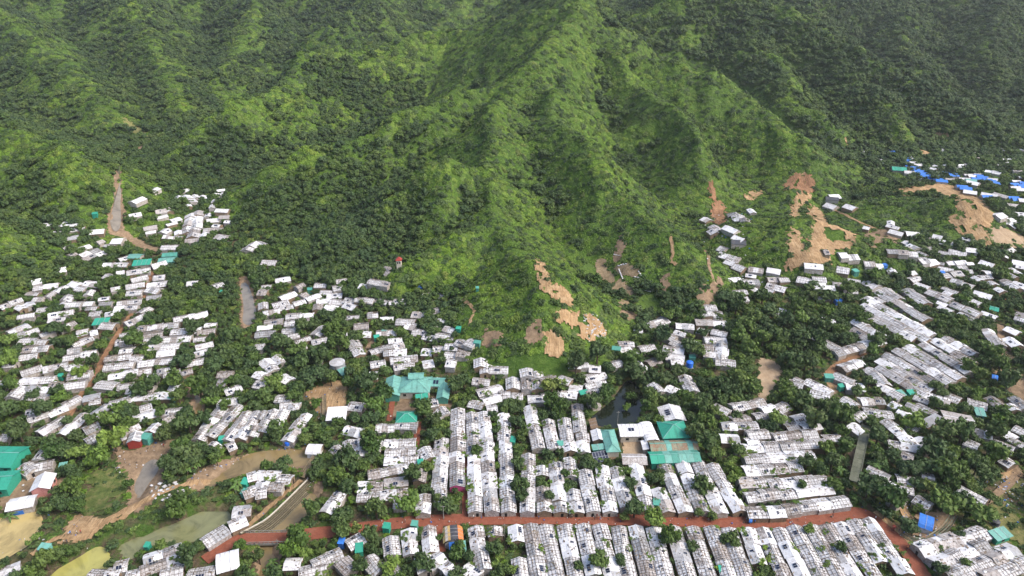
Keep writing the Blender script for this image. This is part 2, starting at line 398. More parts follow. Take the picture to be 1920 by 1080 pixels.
def earth(name, c1, c2, c3, scale=.6, rough=.95, streak=.35):
    m, n, b = newmat(name, rough, .1)
    a, f = noise_ramp(n, scale, [(.3, c1), (.5, c2), (.72, c3)], 9, .7)
    a2, f2 = noise_ramp(n, .06, [(.3, (.72,.72,.72,1)), (.7, (1.12,1.1,1.06,1))], 4, .6)
    n.links.new(mixc(n, a, a2, 1.0, 'MULTIPLY'), b.inputs['Base Color'])
    g = n.nodes.new('ShaderNodeNewGeometry'); mp = nd(n, 'ShaderNodeMapping'); mp.inputs['Scale'].default_value = (1.5, .22, .3); n.links.new(g.outputs['Position'], mp.inputs[0])
    st, fs = noise_ramp(n, .8, [(.35, (.62,.58,.55,1)), (.5, (1,1,1,1)), (.7, (1.2,1.2,1.18,1))], 7, .7, mp.outputs[0], .8)
    n.links.new(mixc(n, mixc(n, a, a2, 1.0, 'MULTIPLY'), st, streak, 'MULTIPLY'), b.inputs['Base Color'])
    bump(n, b, fs if streak > .5 else f, .9, .6)
    return m
earth('clay', (.23,.145,.075,1), (.35,.235,.13,1), (.48,.35,.21,1), .35, streak=.85)
earth('clay_dull', (.15,.105,.07,1), (.24,.17,.11,1), (.36,.26,.17,1), .5)
earth('clay_red', (.17,.09,.052,1), (.27,.15,.085,1), (.38,.23,.13,1), .5, streak=.85)
earth('sand', (.28,.20,.13,1), (.36,.27,.18,1), (.45,.35,.25,1), .3)
earth('field', (.14,.11,.06,1), (.24,.18,.11,1), (.34,.26,.17,1), .4)
earth('grass', (.055,.10,.02,1), (.085,.14,.03,1), (.13,.19,.045,1), .7)
earth('drygrass', (.08,.10,.03,1), (.16,.16,.06,1), (.27,.22,.11,1), .5)
earth('weeds', (.045,.07,.022,1), (.09,.12,.035,1), (.2,.17,.08,1), .4)
earth('undergrowth', (.018,.032,.009,1), (.038,.066,.016,1), (.075,.11,.03,1), .8)
earth('camp_soil', (.05,.042,.026,1), (.10,.08,.05,1), (.19,.145,.09,1), .7)
# brick paving: real herringbone is far below a pixel; two fine scales of red-brown
m, n, b = newmat('brick', .85, .2)
a, f = noise_ramp(n, 1.1, [(.3, (.16,.055,.034,1)), (.5, (.23,.078,.046,1)), (.75, (.29,.11,.07,1))], 10, .75)
bt = nd(n, 'ShaderNodeTexBrick', Scale=2.2); bt.inputs['Color1'].default_value = (1.05,1,1,1); bt.inputs['Color2'].default_value = (.82,.8,.8,1); bt.inputs['Mortar'].default_value = (.6,.58,.55,1)
g = n.nodes.new('ShaderNodeNewGeometry'); n.links.new(g.outputs['Position'], bt.inputs['Vector'])
c = mixc(n, a, bt.outputs[0], .8, 'MULTIPLY')
dirt, _ = noise_ramp(n, .25, [(.55, (0,0,0,1)), (.8, (.6,.6,.6,1))], 5, .7)
n.links.new(mixc(n, c, (.26,.16,.10,1), dirt), b.inputs['Base Color']); bump(n, b, f, .3, .1)
def water_mat(name, col, rough=.12):
    m, n, b = newmat(name, rough, .5)
    a, f = noise_ramp(n, .12, [(.32, tuple(x*.62 for x in col[:3])+(1,)), (.5, col+(1,)), (.68, tuple(min(1, x*1.12) for x in col[:3])+(1,))], 8, .65, None, 1.5)
    n.links.new(a, b.inputs['Base Color'])
    t = nd(n, 'ShaderNodeTexNoise', Scale=2.0, Detail=3); g = n.nodes.new('ShaderNodeNewGeometry'); n.links.new(g.outputs['Position'], t.inputs['Vector'])
    bump(n, b, t.outputs['Fac'], .12, .15)
water_mat('water_yellow', (.40,.31,.13)); water_mat('water_yellowgreen', (.32,.30,.09)); water_mat('water_green', (.17,.175,.085))
water_mat('water_dark', (.012,.016,.010), .05); water_mat('water_grey', (.20,.175,.14)); water_mat('water_brown', (.21,.155,.072))

# terrain: undergrowth on the hills, trodden soil between the shelters
m, n, b = newmat('land', .95, .1)
und, f1 = noise_ramp(n, .5, [(.3, (.032,.060,.014,1)), (.5, (.062,.115,.022,1)), (.72, (.11,.165,.04,1))], 10, .75)
hillc, _ = noise_ramp(n, .018, [(.35, (.75,.8,.8,1)), (.65, (1.25,1.2,1.0,1))], 5, .6)
und = mixc(n, und, hillc, 1.0, 'MULTIPLY')
so_, f2 = noise_ramp(n, .7, [(.3, (.05,.045,.025,1)), (.5, (.11,.085,.052,1)), (.72, (.2,.15,.095,1))], 8, .7)
gm, _ = noise_ramp(n, .16, [(.46, (0,0,0,1)), (.58, (1,1,1,1))], 6, .7)
so2 = mixc(n, so_, und, gm)
at = nd(n, 'ShaderNodeAttribute', _attribute_name='soil')
n.links.new(mixc(n, und, so2, at.outputs['Fac']), b.inputs['Base Color'])
bump(n, b, f1, 1.0, 1.2)

def tag(o, label=None, cat=None, group=None, kind=None):
    if label: o['label'] = label
    if cat: o['category'] = cat
    if group: o['group'] = group
    if kind: o['kind'] = kind
    return o
def mesh_from(name, V, F, mats, mi=None, smooth=False):
    me = bpy.data.meshes.new(name)
    V = np.asarray(V, np.float32); F = np.asarray(F, np.int32)
    k = F.shape[1]
    me.vertices.add(len(V)); me.vertices.foreach_set('co', V.ravel())
    me.loops.add(F.size); me.loops.foreach_set('vertex_index', F.ravel())
    me.polygons.add(len(F)); me.polygons.foreach_set('loop_start', np.arange(0, F.size, k, dtype=np.int32))
    try: me.polygons.foreach_set('loop_total', np.full(len(F), k, np.int32))
    except Exception: pass
    for mm in mats: me.materials.append(mm)
    if mi is not None: me.polygons.foreach_set('material_index', np.asarray(mi, np.int32))
    if smooth: me.polygons.foreach_set('use_smooth', np.ones(len(F), bool))
    me.update(calc_edges=True); me.validate()
    return me
def grid_mesh(name, X, Y, Z, mat, keep=None, smooth=True):
    ny, nx = X.shape
    V = np.stack([X, Y, Z], -1).reshape(-1, 3)
    idx = np.arange(ny*nx).reshape(ny, nx)
    F = np.stack([idx[:-1, :-1], idx[:-1, 1:], idx[1:, 1:], idx[1:, :-1]], -1).reshape(-1, 4)
    if keep is not None:
        F = F[keep.reshape(-1)]
        used, inv = np.unique(F, return_inverse=True); V = V[used]; F = inv.reshape(F.shape)
    return mesh_from(name, V, F, [mat], smooth=smooth)
def link(name, me, parent=None):
    o = bpy.data.objects.new(name, me); C.objects.link(o)
    if parent is not None: o.parent = parent
    return o

me = grid_mesh('ground', MX, MY, GZ, MATS['land'])
soil = np.clip(1-GZ/4.0, 0, 1)*(MY < 520)*1.0
soil *= np.clip((-MY + 0.0*MX + 420)/60, 0.0, 1)*.8+.2
at = me.attributes.new('soil', 'FLOAT', 'POINT'); at.data.foreach_set('value', soil.ravel().astype(np.float32))
tag(link('ground', me), kind='structure')

def drape(name, inside, bbox, mat, step, off, kind='structure', rough=0.0):
    x0, y0, x1, y1 = bbox
    gx = np.arange(x0, x1+step, step); gy = np.arange(y0, y1+step, step)
    if len(gx) < 2 or len(gy) < 2: return None
    X, Y = np.meshgrid(gx, gy)
    cx = (X[:-1, :-1]+X[1:, 1:])/2; cy = (Y[:-1, :-1]+Y[1:, 1:])/2
    keep = inside(cx, cy)
    if not keep.any(): return None
    X = X + rng.uniform(-.25, .25, X.shape)*step; Y = Y + rng.uniform(-.25, .25, Y.shape)*step
    Z = T(X, Y)+off + (rough*(fbm(X*1.6, Y*.6, 5, 3, 88)*1.1) if rough else 0)
    return tag(link(name, grid_mesh(name, X, Y, Z, mat, keep)), kind=kind)
for k, (n_, m_, p) in enumerate(bare_polys):
    P = np.array(p); st = .8 if P[:, 1].mean() < 330 else 1.1
    def ins(x, y, p=p):
        wob = 1.6*fbm(x, y, 5, 3, 77); wob2 = 1.6*fbm(x, y, 5, 3, 97)
        ins_ = in_poly(x+wob, y+wob2, p); sd_ = np.where(ins_, 1, -1)*dist_line(x, y, p, True)
        if n_ in ('yard', 'sand_clearing', 'riverbank', 'field_plot'): return ins_
        return (sd_+2.6*fbm(x, y, 4.5, 3, 141) > -.9) & ((fbm(x, y, 6, 3, 151) > -.42) | (sd_ < 0))
    steep = n_ in ('clay_slide',)
    drape(n_, ins, (*(P.min(0)-1), *(P.max(0)+1)), MATS[m_], st, (.55 if steep else .12)+.003*k, rough=.5 if steep else 0)
def strip(name, line, hw, mat, off, seg=1.5, wob=.12, kind='structure', parent=None, zfun=None):
    pts = []
    for (x0, y0), (x1, y1) in zip(line, line[1:]):
        L = math.hypot(x1-x0, y1-y0); k = max(1, int(L/seg))
        pts += [(x0+(x1-x0)*i/k, y0+(y1-y0)*i/k) for i in range(k)]
    pts.append(line[-1]); pts = np.array(pts)
    d = np.gradient(pts, axis=0); d /= np.linalg.norm(d, axis=1)[:, None]+1e-9
    nrm = np.stack([-d[:, 1], d[:, 0]], -1)
    cols = [-1, -.5, 0, .5, 1]
    X = np.stack([pts[:, 0]+nrm[:, 0]*hw*c + (rng.normal(0, wob, len(pts)) if abs(c) == 1 else 0) for c in cols], 0)
    Y = np.stack([pts[:, 1]+nrm[:, 1]*hw*c + (rng.normal(0, wob, len(pts)) if abs(c) == 1 else 0) for c in cols], 0)
    Z = (T(X, Y) if zfun is None else zfun(X, Y))+off
    return tag(link(name, grid_mesh(name, X[::-1], Y[::-1], Z[::-1], mat)), kind=kind)
for k, (n_, m_, w, l) in enumerate(road_lines):
    far = l[0][1] > 300
    strip(n_, l, w, MATS[m_], (.35 if far else .3)+.004*k, wob=.05 if m_ == 'brick' else .2)
for k, p in water_polys.items():
    z = min(float(T(x, y)) for x, y in p)
    P = np.array(p); far = P[:, 1].min() > 330
    lvl = (-.28 if not far else None)
    if k == 'canal': lvl = -1.3
    cxy = P.mean(0)
    me = bpy.data.meshes.new('water')
    Q = [(x+(x-cxy[0])/max(1, math.hypot(x-cxy[0], y-cxy[1]))*.4, y+(y-cxy[1])/max(1, math.hypot(x-cxy[0], y-cxy[1]))*.4) for x, y in p]
    if lvl is None:
        V = [(x, y, float(T(x, y))+.5) for x, y in Q]
    else: V = [(x, y, lvl) for x, y in Q]
    me.from_pydata(V, [], [list(range(len(V)))])
    me.materials.append(MATS['water_'+WATER[k][0]])
    bm_ = None
    o = tag(link('water', me), kind='structure')
# ------------------------------------------------------------------ foliage materials and crowns
def leaf_mat(name, cols, hue=.0, trans=.12):
    m, n, b = newmat(name, .62, .25)
    oi = n.nodes.new('ShaderNodeObjectInfo')
    r = n.nodes.new('ShaderNodeValToRGB'); el = r.color_ramp.elements
    while len(el) < len(cols): el.new(.5)
    for i, (e, c) in enumerate(zip(el, cols)): e.position = i/(len(cols)-1); e.color = c+(1,)
    n.links.new(oi.outputs['Random'], r.inputs[0])
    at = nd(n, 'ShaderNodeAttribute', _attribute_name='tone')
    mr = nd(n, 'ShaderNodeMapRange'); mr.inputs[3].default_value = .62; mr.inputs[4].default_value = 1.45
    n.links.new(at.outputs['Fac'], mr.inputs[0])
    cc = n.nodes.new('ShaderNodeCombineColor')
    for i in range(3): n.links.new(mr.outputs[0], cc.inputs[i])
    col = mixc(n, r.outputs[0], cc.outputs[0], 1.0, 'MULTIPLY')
    pn, _ = noise_ramp(n, .022, [(.34, (.76,.82,.88,1)), (.5, (1,1,1,1)), (.66, (1.32,1.26,1.0,1))], 5, .62)
    col = mixc(n, col, pn, 1.0, 'MULTIPLY')
    n.links.new(col, b.inputs['Base Color'])
    tr = n.nodes.new('ShaderNodeBsdfTranslucent'); n.links.new(col, tr.inputs[0])
    mx = n.nodes.new('ShaderNodeMixShader'); mx.inputs[0].default_value = trans
    n.links.new(b.outputs[0], mx.inputs[1]); n.links.new(tr.outputs[0], mx.inputs[2])
    n.links.new(mx.outputs[0], n.nodes['Material Output'].inputs[0])
    return m
leaf_mat('leaf_dark', [(.044,.078,.025), (.053,.090,.028), (.066,.104,.032), (.050,.090,.034), (.078,.112,.034)])
leaf_mat('leaf_mid', [(.052,.098,.022), (.068,.115,.024), (.085,.135,.03), (.06,.10,.034), (.10,.145,.034)])
leaf_mat('leaf_light', [(.085,.15,.025), (.11,.18,.035), (.135,.20,.045), (.10,.155,.03), (.16,.2,.05)])
leaf_mat('leaf_vine', [(.088,.165,.018), (.10,.178,.020), (.125,.20,.026), (.08,.145,.018), (.145,.205,.035)])
leaf_mat('leaf_banana', [(.07,.13,.03), (.1,.17,.04), (.06,.11,.03)])
m, n, b = newmat('bark', .9, .1)
a, f = noise_ramp(n, 3, [(.3, (.05,.038,.026,1)), (.7, (.13,.10,.075,1))]); n.links.new(a, b.inputs['Base Color'])

ICO_V = []; 
_t = (1+5**.5)/2
for a_, b_ in ((-1, _t), (1, _t), (-1, -_t), (1, -_t)): ICO_V.append((a_, b_, 0))
for a_, b_ in ((-1, _t), (1, _t), (-1, -_t), (1, -_t)): ICO_V.append((0, a_, b_))
for a_, b_ in ((_t, -1), (_t, 1), (-_t, -1), (-_t, 1)): ICO_V.append((a_, 0, b_))
ICO_V = np.array(ICO_V, float); ICO_V /= np.linalg.norm(ICO_V[0])
ICO_F = np.array([(0,11,5),(0,5,1),(0,1,7),(0,7,10),(0,10,11),(1,5,9),(5,11,4),(11,10,2),(10,7,6),(7,1,8),(3,9,4),(3,4,2),(3,2,6),(3,6,8),(3,8,9),(4,9,5),(2,4,11),(6,2,10),(8,6,7),(9,8,1)])
def crown_mesh(name, mat, seed, blobs, rx, rz, nleaf, lsize, inner=.8, squash=.8, lift=1.0, spread=1.0, up=.25, jn=.55, dn=.8):
    """a crown of unit-ish radius: irregular lobes filled with leaf sprays"""
    g = np.random.default_rng(seed)
    cs = []
    for k in range(blobs):
        a = g.uniform(0, 2*math.pi); r = rx*spread*math.sqrt(g.uniform(0, 1))*.68
        z = rz*(.25+.6*g.uniform(0, 1))*(1-.45*(r/rx)**2)
        cs.append((r*math.cos(a), r*math.sin(a), z, g.uniform(.28, .46)*rx))
    cs.append((0, 0, rz*.45, .5*rx))
    V = []; F = []; tone = []; nv = 0
    for (x, y, z, r) in cs:
        jit = 1+g.uniform(-.18, .18, 12)
        v = ICO_V*(r*inner)*jit[:, None]*np.array([1, 1, squash])+np.array([x, y, z])
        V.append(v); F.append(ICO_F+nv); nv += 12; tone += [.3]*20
    LV = []; LF = []
    tot = sum(c[3]**2 for c in cs)
    for (x, y, z, r) in cs:
        k = max(6, int(nleaf*r*r/tot))
        d = g.normal(size=(k, 3)); d[:, 2] = np.abs(d[:, 2])*.9-.25*g.random(k); d /= np.linalg.norm(d, axis=1)[:, None]
        p = d*r*g.uniform(.78, 1.16, (k, 1))*np.array([1, 1, squash])+np.array([x, y, z])
        nn = d*dn+g.normal(0, jn, (k, 3)); nn[:, 2] += up; nn /= np.linalg.norm(nn, axis=1)[:, None]
        t = np.cross(nn, g.normal(size=(k, 3))); t /= np.linalg.norm(t, axis=1)[:, None]
        bt = np.cross(nn, t)
        s = lsize*g.uniform(.6, 1.4, (k, 1))
        q = np.stack([p-t*s, p-bt*s*.7+nn*s*.15, p+t*s, p+bt*s*.7-nn*s*.2], 1)
        V.append(q.reshape(-1, 3))
        base = nv+np.arange(k)*4
        F.append(np.stack([base, base+1, base+2], 1)); F.append(np.stack([base, base+2, base+3], 1)); nv += 4*k
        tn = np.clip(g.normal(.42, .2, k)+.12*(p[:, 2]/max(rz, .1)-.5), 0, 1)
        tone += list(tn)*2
    V = np.concatenate(V); F = np.concatenate(F)
    me = mesh_from(name, V, F, [mat])
    a = me.attributes.new('tone', 'FLOAT', 'FACE'); a.data.foreach_set('value', np.array(tone, np.float32))
    return me
CROWNS = {}
for kind_, matn, blobs, rz, nl, ls in (('dark', 'leaf_dark', 11, 1.15, 420, .13), ('mid', 'leaf_mid', 12, 1.1, 420, .13), ('light', 'leaf_light', 9, 1.0, 340, .14)):
    CROWNS[kind_] = [crown_mesh('crown', MATS[matn], 100+7*i+hash_ , blobs+i % 3, 1.0, rz*(.85+.12*i), nl, ls, spread=(1.0, 1.25, .85, 1.1)[i % 4]) for i, hash_ in zip(range(4), (len(kind_)*31,)*4)]
def shrub_mesh(name, mat, seed, blobs, nleaf, lsize, rz=.42):
    return crown_mesh(name, mat, seed, blobs, 1.0, rz, nleaf, lsize, inner=.7, squash=.5, spread=1.45, up=.9, jn=.38, dn=.5)
SHRUBS = {'vine': [shrub_mesh('shrub', MATS['leaf_vine'], 300+i, 7, 150, .17) for i in range(3)],
          'dark': [shrub_mesh('shrub', MATS['leaf_dark'], 320+i, 6, 140, .17, .8) for i in range(3)],
          'mid': [shrub_mesh('shrub', MATS['leaf_mid'], 340+i, 6, 140, .17, .7) for i in range(3)],
          'light': [shrub_mesh('shrub', MATS['leaf_light'], 360+i, 6, 130, .16, .6) for i in range(2)]}
FOREST = {'dark': [crown_mesh('crown', MATS['leaf_dark'], 400+i, 9, 1.0, 1.2, 240, .13, up=.5, jn=.42) for i in range(4)],
          'mid': [crown_mesh('crown', MATS['leaf_mid'], 430+i, 9, 1.0, 1.1, 240, .13, up=.5, jn=.42) for i in range(4)]}
def banana_mesh(seed):
    g = np.random.default_rng(seed); V = []; F = []; tone = []
    for k in range(11):
        a = k*2.4+g.uniform(-.3, .3); el = g.uniform(.25, 1.1); L = g.uniform(.8, 1.15); w = .13
        pts = []
        for s in range(6):
            t = s/5; r = L*t*math.cos(el*(1-t*.2)); z = .9+L*math.sin(el)*t-L*.75*t*t
            ww = w*(.25, .9, 1.1, 1.0, .75, .1)[s]
            c, s_ = math.cos(a), math.sin(a)
            pts.append((r*c-ww*s_, r*s_+ww*c, z-.03)); pts.append((r*c, r*s_, z+.02)); pts.append((r*c+ww*s_, r*s_-ww*c, z-.03))
        b0 = len(V); V += pts
        for s in range(5):
            for q in (0, 1):
                F.append((b0+3*s+q, b0+3*s+q+1, b0+3*s+q+4, b0+3*s+q+3)); tone.append(g.uniform(.2, .8))
    me = mesh_from('leaves', V, F, [MATS['leaf_banana']])
    a = me.attributes.new('tone', 'FLOAT', 'FACE'); a.data.foreach_set('value', np.array(tone, np.float32))
    return me
BANANA = [banana_mesh(i) for i in range(3)]

def scatter(name, label, protos, pts, scales, which, zscale=None, kind='stuff', lean=0.0):
    """one object whose geometry nodes put foliage copies on its points"""
    P = np.asarray(pts, np.float32); nP = len(P)
    if not nP: return None
    me = bpy.data.meshes.new(name); me.vertices.add(nP); me.vertices.foreach_set('co', P.ravel())
    sc3 = np.stack([scales, scales, scales*(1 if zscale is None else zscale)], -1).astype(np.float32)
    a = me.attributes.new('scl', 'FLOAT_VECTOR', 'POINT'); a.data.foreach_set('vector', sc3.ravel())
    rot = np.zeros((nP, 3), np.float32); rot[:, 2] = rng.uniform(0, 6.28, nP)
    if lean:      # spin about own axis, then lean with the slope
        e = 2.0; gx = (T(P[:, 0]+e, P[:, 1])-T(P[:, 0]-e, P[:, 1]))/(2*e)*lean; gy = (T(P[:, 0], P[:, 1]+e)-T(P[:, 0], P[:, 1]-e))/(2*e)*lean
        for i in range(nP):
            q = Vector((0, 0, 1)).rotation_difference(Vector((-gx[i], -gy[i], 1)).normalized()).to_matrix() @ Matrix.Rotation(float(rot[i, 2]), 3, 'Z')
            rot[i] = q.to_euler()
    else: rot[:, 0] = rng.normal(0, .08, nP); rot[:, 1] = rng.normal(0, .08, nP)
    a = me.attributes.new('rt', 'FLOAT_VECTOR', 'POINT'); a.data.foreach_set('vector', rot.ravel())
    a = me.attributes.new('pick', 'INT', 'POINT'); a.data.foreach_set('value', np.asarray(which, np.int32))
    o = bpy.data.objects.new(name, me); C.objects.link(o)
    ng = bpy.data.node_groups.new(name, 'GeometryNodeTree')
    ng.interface.new_socket('Geometry', in_out='INPUT', socket_type='NodeSocketGeometry')
    ng.interface.new_socket('Geometry', in_out='OUTPUT', socket_type='NodeSocketGeometry')
    gi = ng.nodes.new('NodeGroupInput'); go = ng.nodes.new('NodeGroupOutput')
    iop = ng.nodes.new('GeometryNodeInstanceOnPoints')
    g2i = ng.nodes.new('GeometryNodeGeometryToInstance')
    for pm in reversed(protos):        # last linked comes first
        po = bpy.data.objects.new(name+'_leafage', pm)
        oi = ng.nodes.new('GeometryNodeObjectInfo'); oi.inputs['Object'].default_value = po
        oi.inputs['As Instance'].default_value = True
        ng.links.new(oi.outputs['Geometry'], g2i.inputs[0])
    def attr(nm, typ):
        x = ng.nodes.new('GeometryNodeInputNamedAttribute'); x.data_type = typ; x.inputs['Name'].default_value = nm
        return x.outputs['Attribute']
    # a plain join keeps every prototype as its own instance
    jn = ng.nodes.new('GeometryNodeJoinGeometry')
    for l in list(ng.links): ng.links.remove(l)
    for x in list(ng.nodes):
        if x.bl_idname == 'GeometryNodeObjectInfo': ng.links.new(x.outputs['Geometry'], jn.inputs[0])
    ng.nodes.remove(g2i)
    ng.links.new(gi.outputs[0], iop.inputs['Points']); ng.links.new(jn.outputs[0], iop.inputs['Instance'])
    iop.inputs['Pick Instance'].default_value = True
    ng.links.new(attr('pick', 'INT'), iop.inputs['Instance Index'])
    ng.links.new(attr('rt', 'FLOAT_VECTOR'), iop.inputs['Rotation'])
    ng.links.new(attr('scl', 'FLOAT_VECTOR'), iop.inputs['Scale'])
    ng.links.new(iop.outputs[0], go.inputs[0])
    md = o.modifiers.new('scatter', 'NODES'); md.node_group = ng
    tag(o, label, kind=kind)
    return o

def slope_curv():
    gy, gx = np.gradient(GZ, GY, GX)
    return np.hypot(gx, gy)
SLOPE = slope_curv()
def curvature(r=14):
    return (T(MX+r, MY)+T(MX-r, MY)+T(MX, MY+r)+T(MX, MY-r))/4-GZ
CURV = curvature()
# ------------------------------------------------------------------ forest and vines on the hills (uncountable: two masses)
def in_view(x, y, z, mu=60, mt=60, mb=60):
    u, v, d = project(x, y, z)
    return (u > -mu) & (u < 1920+mu) & (v > -mt) & (v < 1080+mb) & (d > 10)
def hill_points(spacing_fn, y0, y1, seed):
    """jittered rows of points whose spacing grows with distance"""
    g = np.random.default_rng(seed); out = []
    y = y0
    while y < y1:
        s = spacing_fn(y)
        half = min(1250, y*.86+60)
        xx = np.arange(-half, half, s)
        out.append(np.stack([xx+g.uniform(-.5, .5, len(xx))*s, np.full(len(xx), y)+g.uniform(-.5, .5, len(xx))*s], 1))
        y += s*.95
    return np.concatenate(out)
P = hill_points(lambda y: 2.1+max(0, y-300)*.0042, 235, 2300, 5)
x, y = P[:, 0], P[:, 1]; z = T(x, y)
rid = (z > 2.2) | ((y > 470))
oc = occ_at(x, y); rr_ = np.random.default_rng(8).random(len(x))
keep = rid & in_view(x, y, z) & ((oc == 0) | ((oc == 1) & (rr_ < .17) & (z > 3)))
x, y, z = x[keep], y[keep], z[keep]
# hide points that lie behind a nearer slope by more than a crown
def visible(x, y, z, lift=6.0, steps=36):
    ok = np.ones(len(x), bool)
    for t in np.linspace(.25, .985, steps):
        ok &= T(x*t, y*t) < CAM_H+(z+lift-CAM_H)*t+1.0
    return ok
vis = visible(x, y, z); x, y, z = x[vis], y[vis], z[vis]
cur = T(x, y, CURV); nz = fbm(x, y, 70, 3, 201); nz2 = fbm(x, y, 22, 2, 211)
u_, v_, d_ = project(x, y, z)
# where the photograph's woods are dense (left half, right-hand ridge) and where vines cover the slope
wood = .35 + .9*nz + .5*nz2 + .20*cur
wood += np.where((u_ < 720), .35, 0) + np.where((u_ > 1330) & (v_ < 300) & (d_ > 560), .5, 0)
crest = np.interp(u_, [1100,1180,1290,1345,1400,1445,1500,1550,1600,1640], [0,88,110,124,164,188,250,308,335,345])
behind_r = (u_ > 1120) & (v_ < crest) & (d_ > 520)
wood += np.where(behind_r, .55, 0)
pyr = (u_ > 800) & (v_ > 0) & ~behind_r & (u_ < 1620) & (v_ < 540) & (d_ < 780)
wood -= np.where(pyr, .85, 0)
wood -= np.where(((u_ > 1385) & (u_ < 1700) & (v_ > 355) & (v_ < 515)) | ((u_ > 1655) & (u_ < 1875) & (v_ > 345) & (v_ < 450)), 1.0, 0)
wood -= np.where((u_ > 860) & (u_ < 1190) & (v_ > 455), .9, 0)
wood += np.where((u_ > 480) & (u_ < 900) & (v_ > 250) & (v_ < 470), .35, 0)
wood += np.where((u_ > 1130) & (u_ < 1230) & (v_ > 440) & (v_ < 560), .35, 0)
g = np.random.default_rng(3)
is_tree = wood+g.uniform(-.35, .35, len(x)) > .62
k1 = is_tree & (occ_at(x, y) == 0)
sp = 1+np.clip(y-300, 0, 900)/900*1.2
s = (1.2+1.9*g.random(len(x))**2)*sp
dark = g.random(len(x)) < np.clip(.55+.5*nz, .1, .9)
pick = np.where(dark, g.integers(0, 4, len(x)), 4+g.integers(0, 4, len(x)))
scatter('hill_forest', 'dark broadleaved forest covering the hills behind the camp', FOREST['dark']+FOREST['mid'],
        np.stack([x, y, z+.3*s], 1)[k1], s[k1], pick[k1], zscale=g.uniform(.8, 1.35, k1.sum()), lean=.35)
k2 = ~is_tree
s2 = g.uniform(1.25, 2.3, len(x))*sp*np.where(pyr, .86, 1)
r_ = g.random(len(x))
pick2 = np.where(r_ < .64, g.integers(0, 3, len(x)), np.where(r_ < .70, 3+g.integers(0, 3, len(x)), np.where(r_ < .92, 6+g.integers(0, 3, len(x)), 9+g.integers(0, 2, len(x)))))
zs = np.where(r_ < .55, .75, 1.2)*g.uniform(.5, 1.4, len(x))
scatter('hill_scrub', 'bright green vines and scrub covering the hill slopes', SHRUBS['vine']+SHRUBS['dark']+SHRUBS['mid']+SHRUBS['light'],
        np.stack([x, y, z-.25], 1)[k2], np.where(occ_at(x, y) == 1, .55*s2, s2)[k2], pick2[k2], zscale=zs[k2], lean=.9)
print('hill trees', k1.sum(), 'scrub', k2.sum())
# ------------------------------------------------------------------ building materials
def sheet_mat(name, base, dirt, amount=.5, scale=.9, streak=True, rough=.55, vary=.12):
    """weathered sheeting: base colour, brown-grey dirt in blotches and streaks, tint differing a little per object"""
    m, n, b = newmat(name, rough, .3)
    g = n.nodes.new('ShaderNodeNewGeometry')
    _, f = noise_ramp(n, scale, [(0, (0,0,0,1)), (1, (1,1,1,1))], 9, .72, g.outputs['Position'], .6)
    r = n.nodes.new('ShaderNodeMapRange'); r.inputs[1].default_value = .62-amount*.28; r.inputs[2].default_value = .74-amount*.1
    n.links.new(f, r.inputs[0])
    col = mixc(n, base, dirt, r.outputs[0])
    _, f2 = noise_ramp(n, .13, [(0, (0,0,0,1)), (1, (1,1,1,1))], 3, .6, g.outputs['Position'])
    r2 = n.nodes.new('ShaderNodeMapRange'); r2.inputs[1].default_value = .42; r2.inputs[2].default_value = .66; r2.inputs[4].default_value = .25
    n.links.new(f2, r2.inputs[0])
    col = mixc(n, col, dirt, r2.outputs[0])
    mp = nd(n, 'ShaderNodeMapping'); mp.inputs['Scale'].default_value = (1.0, .45, 1.0); mp.inputs['Rotation'].default_value = (0, 0, .3); n.links.new(g.outputs['Position'], mp.inputs[0])
    fine, _ = noise_ramp(n, 2.6, [(.38, (.42,.38,.35,1)), (.47, (1,1,1,1))], 7, .8, mp.outputs[0], 1.2)
    col = mixc(n, col, fine, min(1.0, .35+amount*.7), 'MULTIPLY')
    oi = n.nodes.new('ShaderNodeObjectInfo')
    v = n.nodes.new('ShaderNodeMapRange'); v.inputs[3].default_value = 1-vary; v.inputs[4].default_value = 1+vary*.5
    n.links.new(oi.outputs['Random'], v.inputs[0])
    at = nd(n, 'ShaderNodeAttribute', _attribute_name='tone')
    v2 = n.nodes.new('ShaderNodeMapRange'); v2.inputs[3].default_value = 1.0; v2.inputs[4].default_value = .45
    n.links.new(at.outputs['Fac'], v2.inputs[0])
    mu = nd(n, 'ShaderNodeMath', _operation='MULTIPLY'); n.links.new(v.outputs[0], mu.inputs[0]); n.links.new(v2.outputs[0], mu.inputs[1])
    cc = n.nodes.new('ShaderNodeCombineColor')
    for i in range(3): n.links.new(mu.outputs[0], cc.inputs[i])
    n.links.new(mixc(n, col, cc.outputs[0], 1.0, 'MULTIPLY'), b.inputs['Base Color'])
    bump(n, b, f, .8, .2)
    return m
def _scribble(n, b):
    pass
sheet_mat('tarp_white', (.64,.64,.655,1), (.26,.225,.20,1), .5, 1.1)
sheet_mat('tarp_clean', (.70,.70,.715,1), (.38,.35,.33,1), .28, .8)
sheet_mat('tarp_worn', (.52,.50,.49,1), (.21,.17,.15,1), .85, 1.4)
sheet_mat('tarp_grey', (.36,.37,.39,1), (.20,.18,.165,1), .5, 1.0)
sheet_mat('thatch', (.30,.20,.12,1), (.14,.09,.055,1), .8, 1.5)
sheet_mat('metal_roof', (.42,.43,.45,1), (.25,.22,.20,1), .5, .7)
sheet_mat('teal_sheet', (.08,.31,.245,1), (.08,.21,.17,1), .5, .6)
sheet_mat('teal_bright', (.035,.29,.20,1), (.02,.28,.19,1), .25, .5)
sheet_mat('teal_pale', (.15,.37,.315,1), (.13,.27,.23,1), .5, .5)
sheet_mat('teal_rusty', (.15,.36,.27,1), (.27,.13,.075,1), 1.2, .6)
sheet_mat('blue_sheet', (.035,.17,.55,1), (.03,.10,.30,1), .3, .6)
